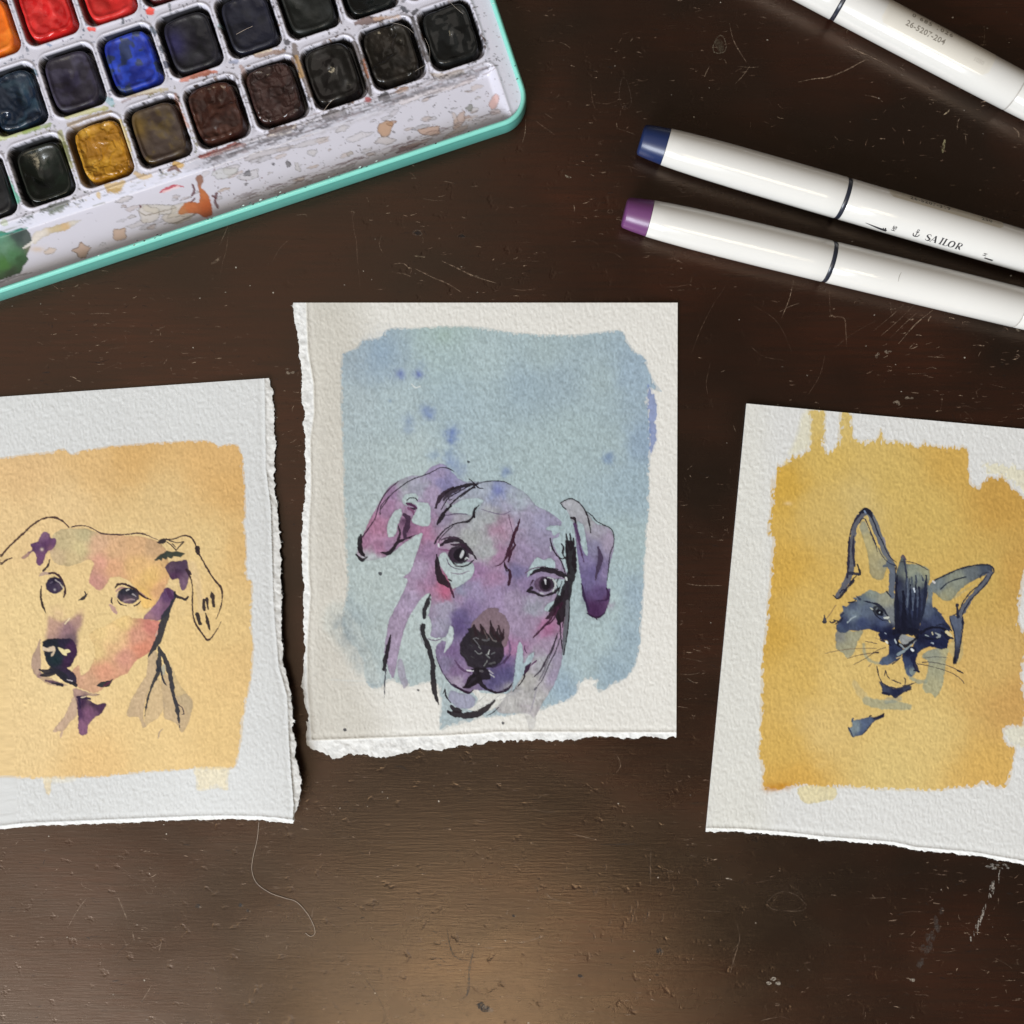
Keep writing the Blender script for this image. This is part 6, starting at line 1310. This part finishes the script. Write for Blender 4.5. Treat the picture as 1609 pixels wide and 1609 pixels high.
m1.strokes('lettering', [([(-9, 0), (10, 0)], 5)], 536, -24, mat_simple('faint_smudge', (186, 180, 168), rough=.5), lift=.4)

m2 = Marker((1006.0, 219.0), math.radians(16.25), 'upper of the two crossing-free white marker pens below, with a dark blue end plug and a printed barrel', (26, 42, 84), 'blue_plug_plastic')
m2.root['label'] = 'white marker pen with a dark blue end plug and printed barrel'
MAT_LABEL = mat_simple('beige_sticker', (184, 176, 160), rough=.3, bump=.02, bscale=300, var=.02)
m2.sticker(394, 578, -32.2, -14.5)
m2.text('26-5207-319', 459.5, -22.6, 12.0, mat_simple('dim_print', (70, 64, 56), rough=.5, var=.1), spacing=1.12, sx=.95)
m2.text('250', 551, -22.4, 11.0, mat_simple('dim_print', (80, 74, 66), rough=.5, var=.1), spacing=1.1)
bars = [([(q, -3), (q, 3)], 1.6) for q in np.arange(-44, 46, 4.1)]
m2.strokes('barcode', bars, 458, -30.6, MAT_PRINT, lift=.4)
# a serifed maker's name and a small anchor, drawn with thick and thin strokes
def serif(x0, ch):
    T, B = .9, 2.5; L = []
    A = lambda pts, w: L.append(([(x0 + px * 8.2, (py - .5) * 13) for px, py in pts], w))
    if ch == 'S': A([(.85, .78), (.6, .98), (.25, .92), (.15, .7), (.5, .52), (.88, .33), (.75, .06), (.4, 0), (.12, .2)], [T, T, T, B, B, B, B, T, T])
    if ch == 'A': A([(.0, 0), (.5, 1)], [T, T]); A([(.5, 1), (1.0, 0)], [B, B]); A([(.22, .35), (.74, .35)], [T, T]); A([(-.14, 0), (.16, 0)], [T, T]); A([(.8, 0), (1.18, 0)], [T, T])
    if ch == 'I': A([(.5, 0), (.5, 1)], [B, B]); A([(.25, 0), (.75, 0)], [T, T]); A([(.25, 1), (.75, 1)], [T, T])
    if ch == 'L': A([(.3, 0), (.3, 1)], [B, B]); A([(.1, 1), (.55, 1)], [T, T]); A([(.1, 0), (.95, 0)], [T, T]); A([(.95, 0), (.98, .25)], [T, T])
    if ch == 'O': A([(.5, 1), (.1, .8), (0, .5), (.1, .2), (.5, 0), (.9, .2), (1, .5), (.9, .8), (.5, 1)], [T, B, B, B, T, B, B, B, T])
    if ch == 'R': A([(.2, 0), (.2, 1)], [B, B]); A([(.05, 0), (.4, 0)], [T, T]); A([(.2, 1), (.7, .97), (.85, .76), (.65, .55), (.25, .52)], [T, T, B, T, T]); A([(.5, .52), (.75, .2), (1.05, 0)], [B, B, T])
    return L
it = []; x = -31
for ch, wd_ in (('S', 9.5), ('A', 11.5), ('I', 7), ('L', 9.5), ('O', 12), ('R', 10)): it += serif(x, ch); x += wd_
m2.strokes('lettering', it, 500, 27.2, MAT_BLACKPRINT, lift=.15)
m2.strokes('emblem', [([(0, 5), (0, -5)], [1.4, 1.4]), ([(-5, 0), (-3.5, -4.5), (0, -6), (3.5, -4.5), (5, 0)], [1.2, 1.8, 2, 1.8, 1.2]), ([(-2.6, 3), (2.6, 3)], [1.3, 1.3]), ([(0, 8), (1.6, 6.5), (0, 5), (-1.6, 6.5), (0, 8)], [.9, .9, .9, .9, .9])], 453.5, 26.8, MAT_BLACKPRINT, lift=.15)
m2.text('SH', 418, 28.2, 9, MAT_BLACKPRINT, rot=math.radians(-90))
m2.text('H', 565, 27.5, 8, MAT_BLACKPRINT, rot=math.radians(-90))
m2.strokes('emblem', [([(-22, 3.5), (-8, 1), (4, -1), (14, -2)], [.8, 3, 5, 6]), ([(10, 5), (13, -4)], [2, 3]), ([(7, 4), (10, -4)], [1.5, 2.5])], 396, 31.4, MAT_BLACKPRINT, lift=.2)
m2.strokes('emblem', [([(-6, 0), (8, -1)], [3, 4])], 574, 30.4, MAT_BLACKPRINT, lift=.2)

m3 = Marker((980.5, 333.5), math.radians(13.6), 'white marker pen with a purple end plug, nearest the paintings', (104, 58, 106), 'purple_plug_plastic')
m3.strokes('scuff', [([(0, -4), (-.8, 4), (.6, 11)], [.5, .9, .4])], 436, 9, LBL, lift=.1)

# ---------------------------------------------------------------- loose hairs
def tube(name, pts3, r, mat, label=None, cat=None, parent=None, group=None):
    P = spline(pts3, False, 6); V = []; F = []; NS = 5
    for i in range(len(P)):
        a = P[max(0, i - 1)]; b = P[min(len(P) - 1, i + 1)]; t = (b - a) / (np.linalg.norm(b - a) + 1e-12)
        n1 = np.cross(t, [0, 0, 1.0]); n1 /= np.linalg.norm(n1) + 1e-12; n2 = np.cross(t, n1)
        for k in range(NS): th = 2 * math.pi * k / NS; V.append(P[i] + r * (n1 * math.cos(th) + n2 * math.sin(th)))
    for i in range(len(P) - 1):
        for k in range(NS): F.append((i * NS + k, i * NS + (k + 1) % NS, (i + 1) * NS + (k + 1) % NS, (i + 1) * NS + k))
    o = obj(name, py_mesh(name, V, F), mat)
    o['label'] = label; o['category'] = cat
    if group: o['group'] = group
    return o
MAT_HAIR = mat_simple('pale_hair', (176, 160, 146), rough=.4, var=.1)
MAT_HAIRD = mat_simple('grey_hair', (150, 140, 130), rough=.4, var=.1)
tube('hair', [W(x, y, .00018) for x, y in [(407,1292),(404,1320),(398,1345),(396,1368),(404,1388),(425,1403),(448,1411),(466,1417),(482,1434),(492,1452),(495,1466),(488,1471),(480,1466)]], .00009, MAT_HAIR, 'long pale curly hair on the wood below the left painting', 'hair', group='stray hairs')
tube('hair', [W(x, y, z_) for x, y, z_ in [(598,34,.0078),(618,36,.0086),(638,42,.0084),(650,52,.0079)]], .00005, MAT_HAIRD, 'fine grey hair over the dark umber paint pan', 'hair', group='stray hairs')
tube('hair', [W(x, y, z_) for x, y, z_ in [(704,0,.0080),(716,12,.0084),(728,22,.0080)]], .00005, MAT_HAIRD, 'fine grey hair over the back corner of the last black paint pan', 'hair', group='stray hairs')
tube('hair', [W(x, y, z_) for x, y, z_ in [(668,60,.0076),(675,78,.0080),(672,98,.0080),(652,112,.0078)]], .00005, MAT_HAIRD, 'fine curved hair bridging the two pans at the tray corner', 'hair', group='stray hairs')
tube('hair', [W(x, y, z_) for x, y, z_ in [(508,175,.0076),(516,164,.0080),(524,156,.0080)]], .00006, MAT_HAIR, 'short pale bristle on the charcoal brown paint pan', 'hair', group='stray hairs')
tube('hair', [W(x, y, z_) for x, y, z_ in [(371,54,.0078),(384,47,.0080),(397,41,.0079)]], .00006, MAT_HAIR, 'short pale bristle on the midnight blue paint pan', 'hair', group='stray hairs')
